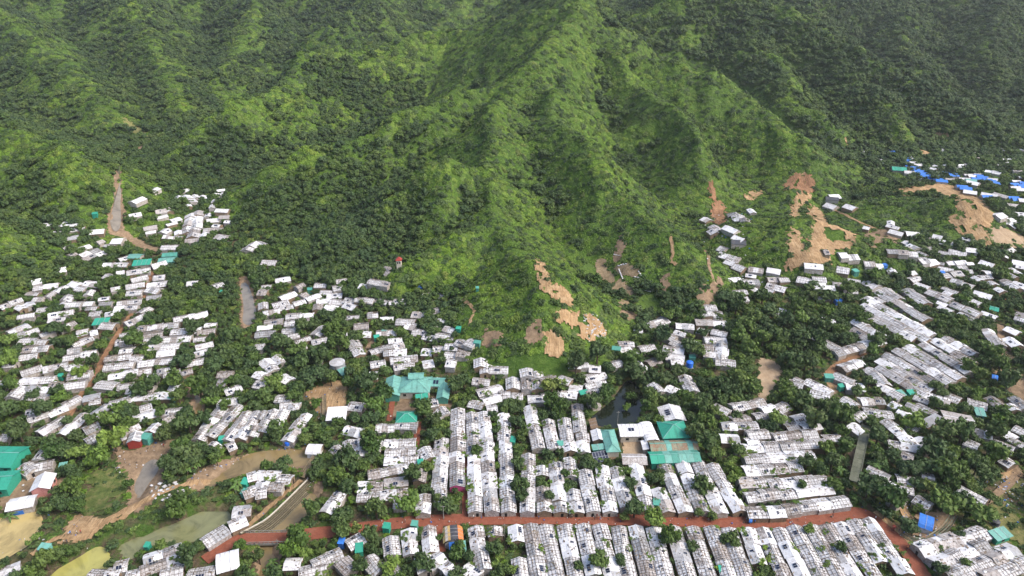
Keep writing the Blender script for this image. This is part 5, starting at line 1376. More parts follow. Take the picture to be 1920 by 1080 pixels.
# W, list of lines
ROWS = [
 (5.0, [ # right of the long rows, roofs lying across
 (1400,840,1550,830),(1395,861,1525,851),(1395,884,1502,874),(1440,908,1552,898),(1398,931,1560,915),(1400,960,1470,958),(1470,953,1590,938),(1372,787,1405,783),
 (1338,762,1366,775),(1372,764,1432,752),(1352,797,1420,797),(1395,783,1440,778),(1350,820,1386,822),(1400,830,1442,826),(1385,906,1438,902),(1385,945,1440,938),(1400,815,1440,812),(1450,818,1530,812)]),
 (5.2, [ # tight slanting block on the right slope
 (1772,633,1828,664),(1752,637,1827,682),(1732,643,1818,699),(1703,649,1802,711),(1682,656,1785,718),(1662,664,1762,722),(1650,674,1748,732),(1648,688,1736,742),(1655,702,1712,737),(1648,722,1692,744)]),
 (5.4, [ # upper slanting block
 (1628,522,1738,600),(1662,538,1745,600),(1625,557,1748,628),(1620,572,1740,640),(1622,588,1716,636),(1602,602,1660,634),(1600,618,1640,640),(1702,543,1737,570),(1743,545,1782,562),(1788,570,1836,590),(1765,512,1798,512),(1785,525,1824,537),
 (1762,497,1785,507),(1882,525,1910,542),(1902,530,1930,540),(1828,548,1858,557),(1574,474,1605,478),(1622,487,1652,498),(1665,468,1717,478),(1722,483,1752,490),(1572,498,1590,508),
 (1510,495,1540,500),(1497,519,1522,524),(1524,519,1546,521),(1527,533,1563,537),(1440,532,1473,540),(1440,505,1462,507),(1440,522,1455,520),(1545,468,1552,470)]),
 (5.0, [(1565,662,1652,637),(1530,632,1577,658),(1542,600,1565,605),(1462,580,1476,600),(1546,520,1552,550),(1852,618,1874,648),(1888,615,1910,625),(1890,635,1910,650),(1488,712,1500,718),(1480,716,1505,724),(1512,714,1557,737),
 (1564,702,1600,718),(1578,690,1614,678),(1612,678,1642,700),(1585,722,1620,726),(1612,752,1656,752),(1618,770,1674,778),(1660,788,1716,836),(1665,830,1722,840),(1690,852,1712,860),(1735,738,1782,755),(1775,740,1800,750),(1700,758,1722,768),
 (1625,880,1667,899),(1655,908,1712,920),(1672,930,1692,945),(1716,934,1745,950),(1798,916,1848,942),(1728,890,1752,896),(1580,748,1604,762),(1595,795,1620,812),(1520,735,1555,745),(1640,700,1660,722),(1855,745,1875,760),(1900,745,1925,765),(1862,830,1900,845),
 (1815,752,1850,762),(1880,860,1900,872)]),
 (5.6, [(1722,1032,1850,996),(1752,1058,1878,1008),(1775,1080,1905,1032),(1840,1082,1925,1050)]),
 (4.8, [ # central belt
 (792,1040,800,1072),(585,1060,640,1035),(640,1050,660,1070),(650,1022,680,1005),(690,1045,712,1075),(605,1025,632,1040),(560,1074,612,1062),(800,1060,830,1040),(870,1062,900,1080),(830,1075,850,1062),
 (720,832,780,830),(722,847,780,847),(720,862,785,860),(690,890,770,875),(690,884,720,884),(720,886,765,882),(670,912,718,910),(720,907,765,902),(670,930,710,928),(712,928,765,922),(655,826,662,860),(672,824,678,858),
 (612,962,638,925),(480,890,525,892),(522,896,548,898),(480,908,505,908),(505,910,533,912),(480,925,500,922),(645,805,680,812),(705,803,740,802),(742,797,782,797),(655,760,682,763),(626,838,640,848),
 (1352,640,1352,680),(805,755,820,752)]),
 (4.8, [
 (961,702,962,732),(988,684,992,732),(1005,692,1010,732),(985,684,1012,684),(1015,705,1042,706),(1048,705,1070,716),(1068,722,1092,728),(1098,708,1135,700),(1098,722,1136,717),(1100,738,1134,731),(1052,737,1082,741),(990,747,1022,746),(960,742,980,742),
 (1160,637,1188,643),(1155,652,1180,650),(1190,612,1204,616),(1212,605,1238,602),(1200,650,1226,650),(1105,685,1126,690),(1145,680,1164,678),(1225,720,1238,736),(1252,725,1270,733),(1283,705,1298,735),(1335,622,1362,628),(1322,638,1360,637),(1320,650,1358,652),(1320,663,1360,668),(1342,678,1378,682),
 (1260,640,1284,650),(1245,652,1282,658),(1250,666,1283,670),(1258,678,1278,678)]),
 (5.0, [(1322,574,1342,576),(1316,583,1352,585),(1310,592,1358,594),(1305,601,1362,604),(1330,612,1360,613),(1215,608,1248,598),(1268,610,1300,612),(1372,553,1400,560)]),
 (5.0, [(1373,401,1398,410),(1362,425,1384,431),(1378,442,1394,447),(1350,475,1386,485),(1362,490,1396,505),(1405,502,1430,505),(1395,525,1422,528),(1436,541,1450,548),(1338,425,1350,427),(1334,433,1342,436),(1352,462,1362,464),(1320,410,1330,412)]),
 (5.0, [ # right distance
 (1606,280,1640,287),(1755,278+2,1785,281),(1750+128,278,1900,280),(1880,300,1900,300),(1850,320,1875,325),(1750,312,1762,315),(1795,310,1805,310),(1808,358,1830,361),(1842,363,1868,368),(1866,363,1888,370),(1885,383,1907,385),(1868,403,1920,408),
 (1555,363,1570,365),(1552,383,1568,387),(1587,386,1604,389),(1670,432,1692,438),(1700,437,1722,436),(1762,448,1802,455),(1706,460,1720,466),(1782,467,1810,474),(1662,468,1690,470),(1812,467,1830,468),(1900,488,1920,492),(1840,490,1862,498),(1630,288,1640,290),
 (1815,340,1835,345),(1752,440,1765,445),(1895,420,1925,425),(1905,400,1925,402)]),
 (4.8, [ # left, upper valley
 (85,417,115,418),(100,433,157,424),(120,415,148,414),(122,445,145,442),(170,431,195,430),(190,437,200,435),(212,447,230,450),(150,463,166,459),(150,478,182,466),(152,484,175,478),(103,503,122,503),(60,525,75,523),(80,533,108,532),(160,530,175,532),(0,575,40,562),(65,560,80,560),(127,571,152,570),(92,592,137,584),
 (196,496,240,496),(225,486,246,480),(240,511,280,505),(247,525,275,518),(238,538,270,533),(240,549,266,547),(222,568,265,563),(217,577,258,575),(305,464,332,463),(287,500,310,493),(290,520,308,518),(278,534,312,530),(278,542,300,545),(277,560,302,557),(262,588,278,578),(235,607,272,592),(327,600,388,587),
 (320,410,335,408),(270,424,292,423),(250,383,268,371),(243,402,262,398),(292,392,310,394),(335,355,352,355),(345,365,360,378),(350,437,357,402),(362,445,372,396),(372,400,384,394),(390,412,428,403),(408,394,428,393),(385,431,415,430),(347,448,368,444),(410,442,425,445),(462,470,478,457),(352,430,390,428),(280,352,292,354),(360,412,380,412),(375,420,390,418),(350,452,372,450),
 (352,532,370,530),(400,537,415,532),(305,435,315,428)]),
 (4.8, [ # left middle belt
 (483,455,495,460),(495,490,518,492),(517,526,542,520),(485,548,500,548),(527,560,552,550),(512,573,540,566),(538,592,587,590),(535,605,580,601),(497,606,530,602),(595,565,620,562),(620,565,645,563),(615,553,640,550),(602,547,622,545),(625,540,640,535),(648,563,700,563),(648,571,667,575),(668,530,685,525),(685,520,712,515),(678,535,730,530),(720,508,730,505),(730,563,760,560),
 (808,555,840,550),(690,590,707,588),(775,587,815,585),(815,580,835,575),(745,603,777,600),(495,612,530,608),(532,612,572,608),(530,622,560,618),(526,634,560,628),(480,628,515,625),(480,648,495,648),(590,628,607,612),(660,640,675,665),(665,612,690,610),(745,605,780,610),(707,625,742,623),(775,622,807,615),(782,629,815,628),(815,615,852,615),(818,628,850,627),(710,655,756,645),(720,661,762,658),
 (732,676,782,670),(738,688,776,683),(792,658,810,656),(812,655,832,648),(835,648,858,645),(857,640,892,642),(835,664,880,660),(838,678,855,676),(793,682,812,678),(695,684,722,680),(685,704,708,702),(900,668,900,688),(912,680,910,700),(918,689,952,689),(887,711,918,711),(895,737,940,722),(942,712,960,706),(922,734,955,728),(880,756,906,762),(905,752,938,744),(902,762,922,759),(745,715-2,745,714),
 (525,706,545,714),(518,746,546,748),(526,760,545,758),(543,761,562,761),(495,675,512,695),(480,718,500,722),(592,668,606,668),(480,700,495,705)]),
 (4.8, [ # left camp
 (18,625,52,610),(30,630,70,617),(38,640,90,640),(45,655,93,652),(38,670,70,666),(135,647,172,632),(120,670,180,662),(82,692,126,683),(128,688,163,690),(40,700,78,688),(40,714,75,713),(75,712,103,710),(128,705,170,700),(118,723,160,717),(50,728,92,732),(52,741,88,746),(260,615,335,607),(322,623,376,618),(270,629,304,625),(272,638,358,633),(280,651,336,648),(295,663,328,660),(295,676,336,677),
 (198,672,246,667),(248,670,268,671),(260,681,290,678),(196,688,250,683),(205,706,283,692),(278,708,298,705),(307,704,338,697),(182,720,218,722),(240,731,290,728),(240,746,292,742),(292,741,328,740),(205,760,246,750),(156,747,188,740),(118,760,150,744),(115,815,160,775),(74,812,122,782),(250,785,292,772),(296,775,338,772),(305,788,338,775),
 (50,773,68,770),(410,701,436,701),(410,716,426,717),(422,735,452,725),(408,755,446,750),(370,825,415,765),(392,820,447,760),(425,826,465,772),(448,824,484,772),(468,820,498,772),(492,812,512,770),(512,806,532,770),(537,828,574,777),(400,838,408,832),(425,838,440,832),(160,827,180,818),(225,820,235,816),(368,815,388,812),
 (225,630,240,626),(225,645,250,642),(145,625,165,622),(190,610,215,612),(0,868-48,18,818),(72,862,90,840),(65,875,100,868),(45,872,62,884),(0,1075,38,1060),(218,642,232,640),(170,625,182,622)]),
 (5.0, [(464,895,480,891),(455,925,480,917),(436,960,472,955),(430,988,462,974),(382,1018,425,990),(268,1052,342,1026),(262,1072,348,1040),(215,1064,240,1058),(165,1080,225,1076),(236,1082,300,1066),(350,1078,404,1072),(300,1078,345,1068)]),
]
for W_, lines in ROWS:
    for a_, b_, c_, d_ in lines: row(a_, b_, c_, d_, W=W_, unit=5.3, tol=.45)
for u, v, mt in [(1676,281,'blue_sheet'),(1695,298,'blue_sheet'),(1708,296,'tarp_white'),(1712,306,'tarp_white'),(1706,312,'blue_sheet'),(1716,319,'blue_sheet'),(1722,323,'blue_sheet'),(1729,327,'blue_sheet'),(1741,331,'blue_sheet'),(1750,331,'blue_sheet'),(1758,336,'blue_sheet'),(1683,300,'tarp_worn'),
  (1698,320,'tarp_white'),(1815,328,'tarp_white'),(1824,332,'blue_sheet'),(1834,330,'blue_sheet'),(1820,339,'teal_pale'),(1844,334,'blue_sheet'),(1853,334,'tarp_white'),(1857,340,'blue_sheet'),(1808,336,'tarp_white'),(1901,345,'blue_sheet'),(1911,348,'blue_sheet'),(1920,344,'blue_sheet'),(1903,352,'tarp_white'),(1803,350,'blue_sheet'),(1843,366,'blue_sheet'),(1899,371,'blue_sheet'),(1912,373,'tarp_white'),(1688,303,'tarp_white'),(1780,325,'blue_sheet'),(1385,452,'dark_sheet'),(1560,373,'dark_sheet')]:
    for du, dv in ((0, 0), (7, 3)) if u > 1600 else ((0, 0),):
        c = hit(u+du, v+dv, 2.2); add_shelter(c[0], c[1], random.uniform(-.4, .1), random.uniform(6, 8), 6.0, 'gable', mt, tol=.5, patchy=(mt == 'tarp_white'), solar=[])

# shelters glimpsed between the traced ones
INFILL = [([(0,600),(400,590),(415,700),(345,790),(140,835),(0,760)], .42), ([(480,535),(700,520),(850,555),(905,660),(700,700),(600,640),(480,700)], .42), ([(640,790),(870,765),(870,960),(660,940)], .45),
 ([(900,640),(1120,690),(1130,760),(900,770)], .6), ([(1420,470),(1700,460),(1920,480),(1920,600),(1760,590),(1500,555)], .34), ([(1560,375),(1660,380),(1700,440),(1920,430),(1920,480),(1700,470)], .4), ([(1480,700),(1560,690),(1640,740),(1860,740),(1920,700),(1920,850),(1640,830)], .4),
 ([(0,560),(230,490),(240,590),(0,600)], .35), ([(250,350),(430,350),(440,450),(260,440)], .5), ([(60,405),(230,410),(230,470),(100,480)], .5), ([(1150,600),(1370,570),(1370,690),(1150,690)], .5), ([(1380,770),(1560,800),(1580,940),(1380,960)], .5), ([(1400,740),(1560,800),(1400,800)], .4),
 ([(1330,395),(1410,395),(1460,540),(1350,540)], .4), ([(1600,270),(1920,270),(1920,345),(1720,335)], .13), ([(560,1010),(860,1020),(860,1090),(540,1090)], .6), ([(165,1040),(420,1010),(420,1090),(165,1090)], .4), ([(1640,870),(1860,900),(1860,960),(1700,950)], .3)]
for poly, pr in INFILL:
    pw = [hit(u, v, 2.2) for u, v in poly]; A = np.array(pw)
    y = A[:, 1].min()
    while y < A[:, 1].max():
        x = A[:, 0].min()
        while x < A[:, 0].max():
            qx, qy = x+random.uniform(-1.5, 1.5), y+random.uniform(-1.5, 1.5); x += 5.4
            if not in_poly(np.array([qx]), np.array([qy]), pw)[0] or random.random() > pr or T(qx, qy) > 6: continue
            nb = min(SHELTERS, key=lambda s: (s.x-qx)**2+(s.y-qy)**2)
            L_, W_ = random.uniform(3.6, 7.5), random.uniform(3.8, 5.6); an = nb.a+random.gauss(0, .14)+(math.pi/2 if random.random() < .12 else 0)
            fp = footprint(qx, qy, an, L_, W_)
            if occ_frac(fp, 1) > .12: continue
            add_shelter(qx, qy, an, L_, W_, tol=.16)
        y += 5.0
print('shelters', len(SHELTERS))

SHELTERS.sort(key=lambda s: -s.px)
SINGLE, MASS = SHELTERS[:300], SHELTERS[300:]
NCOUNT = len(NORTH); SCOUNT = len(SOUTH)
ROOFWORD = {'tarp_white': 'stained white', 'tarp_clean': 'clean white', 'tarp_worn': 'worn brownish', 'tarp_grey': 'grey', 'thatch': 'thatched', 'blue_sheet': 'blue', 'dark_sheet': 'black', 'teal_pale': 'teal'}
NUMW = ['no', 'one', 'two', 'three', 'four']
for s in SINGLE:
    if s.rowtag and s.rowtag[0] == ('N', 1) and s.rowtag[1] == 0:
        s.wall = 'magenta_wall'; s.roof = 'tarp_grey'; s.solar = [(-1.2, -1, .9, 1.5), (-.2, -1, .9, 1.5)]; s.patchy = False
    r = empty('shelter', s.x, s.y, s.z, s.a)
    wl, sheets, bt, wt, sol = shelter_parts(s)
    wl.obj('wall', r)
    for q in sheets: q.obj('roof_sheet', r)
    if bt.F: tag(bt.obj('roof_battens', r), kind='stuff')
    if wt.F: tag(wt.obj('roof_weights', r), kind='stuff')
    for q in sol: q.obj('solar_panel', r)
    adj = ROOFWORD[s.roof]
    sn = {0: '', 1: ', one solar panel', 2: ', two solar panels', 3: ', three solar panels', 4: ''}[len(s.solar)]
    if s.rowtag:
        (side, k), i = s.rowtag
        if side == 'N': tag(r, f'{adj} shelter{sn}, {ORD[i]} from brick road, {ORD[k]} upper row from left', 'shelter', 'shelters in the long rows above the brick road')
        else: tag(r, f'{adj} shelter{sn}, {ORD[i]} from brick road, {ORD[k]} lower row from left', 'shelter', 'shelters in the rows below the brick road')
    else:
        tag(r, None, 'shelter', 'shelters of the camp outside the long rows')
        queue_label(r, s.x, s.y, adj, 'shelter')
big = MB()
for s in MASS:
    far = math.hypot(s.x, s.y) > 420
    wl, sheets, bt, wt, sol = shelter_parts(s, full=not far)
    c_, s_ = math.cos(s.a), math.sin(s.a)
    for q in [wl, bt, wt]+sheets+sol:
        if far and q in (bt, wt): continue
        b0 = len(big.V)
        big.V += [(s.x+x*c_-y*s_, s.y+x*s_+y*c_, s.z+z) for x, y, z in q.V]
        big.F += [tuple(i+b0 for i in f) for f in q.F]; big.TN += q.TN
        mp = [big.slot(m_) for m_ in q.mats]; big.M += [mp[i] for i in q.M]
if big.F:
    o = big.obj('distant_shelters'); tag(o, 'the remaining small white roofed shelters spread through the camp', kind='stuff')
# ------------------------------------------------------------------ trees of the camp
TREES_PX = [(975,910,18),(972,870,15),(978,932,15),(1060,885,10),(990,920,8),(1102,870,16),(1030,930,11),(1182,905,15),(1177,878,11),(1242,882,12),(1190,957,20),(1170,962,11),(1222,978,22),(1317,912,18),(1312,957,11),(1338,962,9),(1255,1010,22),(1298,1022,14),(1367,1010,20),(1165,1047,14),(1120,1055,24),(1085,1060,12),(1325,832,30),(1302,818,20),(1343,850,16),(1386,845,16),(1370,873,12),(1375,893,13),(963,1065,13),(1427,1050,10),
(650,872,27),(635,897,20),(695,837,22),(655,912,17),(585,960,20),(762,947,24),(705,957,22),(640,962,20),(640,995,22),(560,1008,25),(695,1005,18),(668,988,12),(545,1038,22),(775,897,19),(800,874,14),(837,950,22),(818,932,10),(892,844,13),(812,818,10),(855,1034,20),(880,1042,15),(795,1060,22),(730,1062,22),(675,1064,17),(825,1002,10),(870,982,9),(945,1070,14),(485,1045,14),(530,870,15),(500,870,13),
(1035,727,21),(1037,760,20),(1140,738,20),(1110,760,19),(1080,690,22),(1120,670,20),(1182,678,25),(1192,703,26),(1240,637,19),(1237,670,16),(1270,698,16),(1295,650,21),(1310,662,15),(1247,713,15),(1222,748,20),(1205,784,9),(1235,787,12),(1285,745,17),(1315,768,18),(1350,728,24),(1385,723,26),(1410,733,21),(1380,635,22),(1400,655,22),(1317,623,12),(1382,778,11),(1320,798,20),(1310,810,15),(977,817,13),(968,792,14),(965,765,12),(1270,590,12),(1250,592,14),(1130,640,14),(1185,740,12),(1175,760,10),(1212,765,14),
(530,650,24),(555,657,20),(565,684,24),(600,675,21),(585,710,24),(512,715,19),(495,745,18),(635,650,21),(685,728,28),(720,743,21),(700,763,20),(695,782,18),(665,785,13),(635,790,13),(792,770,22),(812,788,17),(812,810,14),(692,810,16),(855,728,19),(870,718,14),(592,752,12),(840,808,9),(825,675,11),(937,700,9),(955,757,14),(922,772,9),(930,802,10),(517,810,19),(697,840,19),(622,620,18),(570,617,17),(752,622,14),(620,712,14),(650,720,14),(700,705,12),(548,742,14),(655,700,12),
(1510,683,32),(1482,678,22),(1455,637,28),(1645,643,19),(1635,658,14),(1690,643,12),(1602,702,10),(1630,717,13),(1605,734,14),(1855,668,28),(1875,690,18),(1540,615,18),(1635,793,15),(1715,793,30),(1575,788,28),(1525,793,26),(1455,788,20),(1645,824,18),(1765,818,26),(1802,820,28),(1752,853,26),(1677,853,15),(1585,845,20),(1550,840,18),(1755,757,14),(1890,722,24),(1865,815,22),(1695,765,12),(1500,640,22),(1470,720,14),(1480,745,18),(1510,760,20),(1545,765,18),(1600,770,10),(1730,700,8),(1815,690,15),(1840,705,15),(1755,725,14),(1770,735,12),
(1627,920,28),(1672,943,28),(1705,983,18),(1775,895,26),(1772,945,32),(1835,963,24),(1872,858,24),(1512,870,18),(1565,908,18),(1515,992,13),(1812,1054,12),(1762,1062,15),(1577,1028,12),(1505,909,11),(1460,912,9),(1448,1040,9),(1560,870,16),(1540,880,14),(1660,960,14),(1648,905,16),(1740,880,22),(1700,880,18),(1720,905,16),(1860,930,12),(1800,1000,10),(1830,880,20),(1850,895,16),
(105,618,22),(250,645,20),(175,680,13),(22,720,17),(110,695,10),(107,735,15),(82,773,19),(37,815,32),(225,765,19),(205,795,20),(325,718,20),(375,733,28),(362,622,18),(435,635,18),(425,670,21),(405,690,18),(355,800,24),(307,812,17),(215,833,28),(107,850,22),(187,860,28),(350,855,30),(332,960,24),(137,913,19),(240,905,11),(300,1018,14),(357,1048,22),(447,1018,13),(205,1054,10),(15,770,20),(60,740,16),(265,735,18),(290,715,16),(400,740,16),(420,760,14),(335,745,15),(150,700,14),(245,705,12),(15,640,16),(15,680,20),(135,640,14),(190,650,12),(290,640,12),(340,680,18),(170,790,16),(125,790,12),(150,850,20),(90,835,18),(300,770,14),(345,775,16),(385,790,16),(245,790,16),(405,860,14),(320,870,18),(460,1050,12),(430,1040,9),
(1430,560,22),(1380,580,24),(1410,600,26),(1440,590,22),(1360,560,18),(1470,610,24),(1430,640,24),(1395,615,20),(1490,580,18),(1500,600,22),(1535,640,18),(1560,560,20),(1590,545,20),(1615,600,16),(1640,520,16),(1340,740,14)]
PLACED = []
CELL = {}
def near(x, y, r):
    k = 6.0; i, j = int(x//k), int(y//k)
    for a in (-1, 0, 1):
        for b_ in (-1, 0, 1):
            for (px, py, pr) in CELL.get((i+a, j+b_), ()):
                if (px-x)**2+(py-y)**2 < (max(pr, r)*.62+min(pr, r)*.25)**2: return True
    return False
def put(x, y, r):
    CELL.setdefault((int(x//6), int(y//6)), []).append((x, y, r))
TR = []
for u, v, rp in TREES_PX:
    c = hit(u, v, 3.2); _, _, dd = project(c[0], c[1], 3)
    r_ = min(4.6, rp/(FPX/dd)*1.0)
    TR.append([c[0], c[1], r_, True]); put(c[0], c[1], r_)
g = random.Random(5)
tries = 0
FY0, FY1 = 118, 560
cand = []
y = FY0
while y < FY1:
    half = y*.92+45; x = -half
    st = 2.5 if y < 330 else 2.9
    while x < half:
        cand.append((x+g.uniform(-1.2, 1.2), y+g.uniform(-1.2, 1.2))); x += st
    y += st
g.shuffle(cand)
CX = np.array([c[0] for c in cand]); CY = np.array([c[1] for c in cand]); CZ = T(CX, CY)
ok0 = (CZ < 2.6) & (CZ > -.3) & in_view(CX, CY, CZ, 80, 0, 120) & ((CY < 470))
dens = fbm(CX, CY, 26, 3, 501)
LOWV = []
BLK = OCC.copy()
for i in np.where(ok0)[0]:
    x, y = CX[i], CY[i]
    o0 = int(occ_at(x, y))
    if o0 in (1, 2): continue
    if o0 == 4:
        if g.random() < .75: LOWV.append((x, y, g.uniform(.7, 1.5)))
        continue
    if o0 == 3:
        if g.random() < .25: LOWV.append((x, y, g.uniform(.5, 1.1)))
        continue
    # room to the nearest roof or path
    room = 4.2
    for rr in (1.0, 1.8, 2.8, 4.0):
        a = np.linspace(0, 6.28, 9)[:-1]
        if np.isin(occ_at(x+rr*np.cos(a), y+rr*np.sin(a)), (1, 2)).any(): room = rr; break
    back = occ_at(np.full(4, x), y+np.array([2.5, 4.0, 5.5, 7.0]))
    lim = 9.0
    for kk, bb in enumerate(back):
        if bb == 1: lim = (.9, 1.2, 1.6, 2.2)[kk]; break
        if bb == 2: lim = (1.6, 2.0, 2.5, 9)[kk]; break
    rmax = min(lim, room*1.05, g.uniform(1.3, 3.1) if dens[i] > -.1 else g.uniform(1.0, 2.0))
    if rmax < .95 or (dens[i] < -.3 and g.random() < .6): LOWV.append((x, y, g.uniform(.6, 1.25))); continue
    if near(x, y, rmax): LOWV.append((x, y, g.uniform(.8, 1.5))); continue
    put(x, y, rmax); TR.append([x, y, rmax, False])
print('camp trees', len(TR), 'low', len(LOWV))
def size_px(t):
    u, v, dd = project(t[0], t[1], 3)
    return (t[2]/dd) if (-20 < u < 1940 and 0 < v < 1100) else 0
TR.sort(key=lambda t: -size_px(t)*(1.6 if t[3] else 1))
TWORD = {'dark': 'dark green', 'mid': 'mid green', 'light': 'pale feathery green'}
for k, (x, y, r_, named) in enumerate(TR[:300]):
    kind_ = g.choices(['dark', 'mid', 'light'], [.45, .42, .13])[0]
    z0 = float(T(x, y)); h = r_*g.uniform(1.0, 1.45); lift = g.uniform(.6, 1.6)+r_*.25
    r = empty('tree', x, y, z0, g.uniform(0, 6.28))
    sz = 'large' if r_ > 3.8 else ('middling' if r_ > 2.6 else 'small')
    tag(r, None, 'tree', 'trees growing between the shelters')
    queue_label(r, x, y, f'{sz} {TWORD[kind_]}', 'tree')
    cm = g.choice(CROWNS[kind_])
    o = link('crown', cm, r); o.location = (0, 0, lift); o.scale = (r_, r_*g.uniform(.85, 1.15), h)
    m_ = MB(); n_ = 6; tw = .09*r_+.06
    top = lift+h*.35
    for i in range(n_):
        a0, a1 = 2*math.pi*i/n_, 2*math.pi*(i+1)/n_
        m_.face([(tw*math.cos(a0), tw*math.sin(a0), -.5), (tw*math.cos(a1), tw*math.sin(a1), -.5), (tw*.55*math.cos(a1), tw*.55*math.sin(a1), top), (tw*.55*math.cos(a0), tw*.55*math.sin(a0), top)], 'bark')
    for i in range(3):
        a = i*2.1+g.random(); m_.bar((0, 0, top*.6), (r_*.5*math.cos(a), r_*.5*math.sin(a), top+.2*r_), tw*.7, tw*.5, 'bark')
    m_.obj('trunk', r)
rest = TR[300:]
pts = np.array([(x, y, float(T(x, y))+.5+r_*.2) for x, y, r_, _ in rest]); ss = np.array([t[2] for t in rest])
wk = np.array([g.choices([g.randrange(4), 4+g.randrange(4), 8+g.randrange(4)], [.44, .43, .13])[0] for _ in rest])
scatter('camp_trees', 'the many smaller trees between the shelters', CROWNS['dark']+CROWNS['mid']+CROWNS['light'], pts, ss*1.08, wk, zscale=np.array([g.uniform(.95, 1.4) for _ in rest]))
# low growth: bushes, creepers over walls, weeds
LV = np.array(LOWV)
scatter('undergrowth', 'low bushes and weeds between the roofs', SHRUBS['vine']+SHRUBS['dark']+SHRUBS['mid']+SHRUBS['light'],
        np.stack([LV[:, 0], LV[:, 1], T(LV[:, 0], LV[:, 1])-.05], 1), LV[:, 2]*1.15, np.array([g.choices([g.randrange(3), 3+g.randrange(3), 6+g.randrange(3), 9+g.randrange(2)], [.25, .35, .3, .1])[0] for _ in LOWV]), zscale=np.array([g.uniform(.7, 1.5) for _ in LOWV]))
# creepers growing over some roofs
VN = []
for s in SHELTERS:
    d_ = math.hypot(s.x, s.y)
    if d_ > 400: continue
    if g.random() < (.5 if d_ < 260 else .25):
        k = g.randint(4, 14); cx, cy = g.uniform(-s.L/2, s.L/2), g.choice([-1, 1])*s.W*g.uniform(.25, .5)
        for _ in range(k):
            a, b_ = cx+g.gauss(0, 1.1), cy+g.gauss(0, .6)
            a = max(-s.L/2, min(s.L/2, a)); b_ = max(-s.W/2, min(s.W/2, b_))
            c_, s_ = math.cos(s.a), math.sin(s.a)
            z_ = s.hr-(s.hr-s.he)*min(1, abs(b_)/(s.W/2))
            VN.append((s.x+a*c_-b_*s_, s.y+a*s_+b_*c_, s.z+z_-.1, g.uniform(.3, .8)))
LANE = [(988,905,9),(1000,880,6),(1036,905,8),(1060,870,8),(1062,905,8),(1030,930,12),(1064,925,7),(1070,950,7),(1115,945,9),(1160,892,6),(1175,895,9),(1185,915,11),(1190,925,7),(1222,885,8),(1240,878,10),(1250,900,7),(1286,925,6),(870,852,9),(895,855,8),(868,830,6),(935,868,10),(940,850,8),(930,840,6),(945,890,8),(952,935,9),(975,855,9),(780,835,9),(760,880,10),(795,855,14),(785,842,10),(700,905,10),(715,895,14),(715,935,10),(690,940,16),(660,935,12),(740,870,8),(775,860,9),(935,1020,12),(940,1045,12),(930,1065,10),(1037,985,8),(1040,1005,8),(1225,1015,10),(1235,1030,12),(1205,1055,9),(1160,1025,11),(1165,1045,8),(1350,1040,10),(1345,1055,8),(1420,1005,8),(1440,1030,9),(1450,1045,9),(1565,1015,10),(1580,1035,10),(1690,1035,10),(1660,1045,9),(1745,1025,9),(1810,1045,10),(1785,1075,8),(1110,945,10),(1012,935,7),(1120,862,8),(1395,890,12),(1420,915,12),(1400,918,9),(1440,912,10),(1475,905,9),(1500,930,7),(1340,820,10),(1362,810,8),(1540,880,10),(1020,860,7),(1045,880,7),(1330,880,8),(1345,905,8),(1370,865,9),(1228,940,8),(880,790,6),(925,795,7),(950,800,8),(985,780,6),(1000,735,7),(1040,775,8),(1075,760,6),(1000,700,6),(1066,790,6)]
for u, v, rp in LANE:
    x, y = hit(u, v, 2.4); rr = rp/(FPX/math.hypot(x, y, CAM_H-2))*1.05
    for _ in range(max(3, int(rr*rr*1.6))):
        a = g.uniform(0, 6.28); q = rr*math.sqrt(g.random())
        VN.append((x+q*math.cos(a)*.7, y+q*math.sin(a)*1.5, 1.6+g.uniform(-.5, .8), g.uniform(.45, 1.0)))
V_ = np.array(VN)
scatter('roof_creepers', 'gourd vines creeping over the shelter roofs', SHRUBS['light']+SHRUBS['mid']+SHRUBS['vine'], V_[:, :3], V_[:, 3], np.array([g.choices([g.randrange(2), 2+g.randrange(3), 5+g.randrange(3)], [.4, .25, .35])[0] for _ in VN]), zscale=np.array([g.uniform(.6, 1.3) for _ in VN]))
# bananas
BAN = [(590,800),(575,805),(560,790),(600,815),(228,780),(215,775),(600,645-5),(765,648),(780,655),(1725,745),(1740,750),(1715,750),(1700,770),(1695,775),(1572,855),(1560,865),(1575,880),(1635,870),(1645,875),(1655,868),(1715,900),(510,1055),(518,1068),(455,1062),(470,1075),(445,905),(440,915),(350,880),(360,875),(370,870),(145,905),(620,875+20),(10,960),(18,968),(300,655),(155,610),(700,495+105),(1190,600+30),(1712,496),(1835,700),(1830,690),(720,690),(730,695),(1790,855),(1770,860),(930,640),(1700,640-55)]
for u, v in BAN:
    x, y = hit(u, v, 2.0)
    if occ_at(x, y) == 2: continue
    r = empty('banana_plant', x, y, float(T(x, y)), g.uniform(0, 6)); tag(r, None, 'banana plant', 'banana plants'); queue_label(r, x, y, g.choice(['broad leaved', 'drooping']), 'banana plant')
    s_ = g.uniform(1.9, 2.7)
    o = link('leaves', g.choice(BANANA), r); o.scale = (s_, s_, s_)
    m_ = lathe([(.16, -.3), (.13, 1.0*s_), (0, 1.05*s_)], 6, 'teal_rusty'); m_.obj('stem', r)
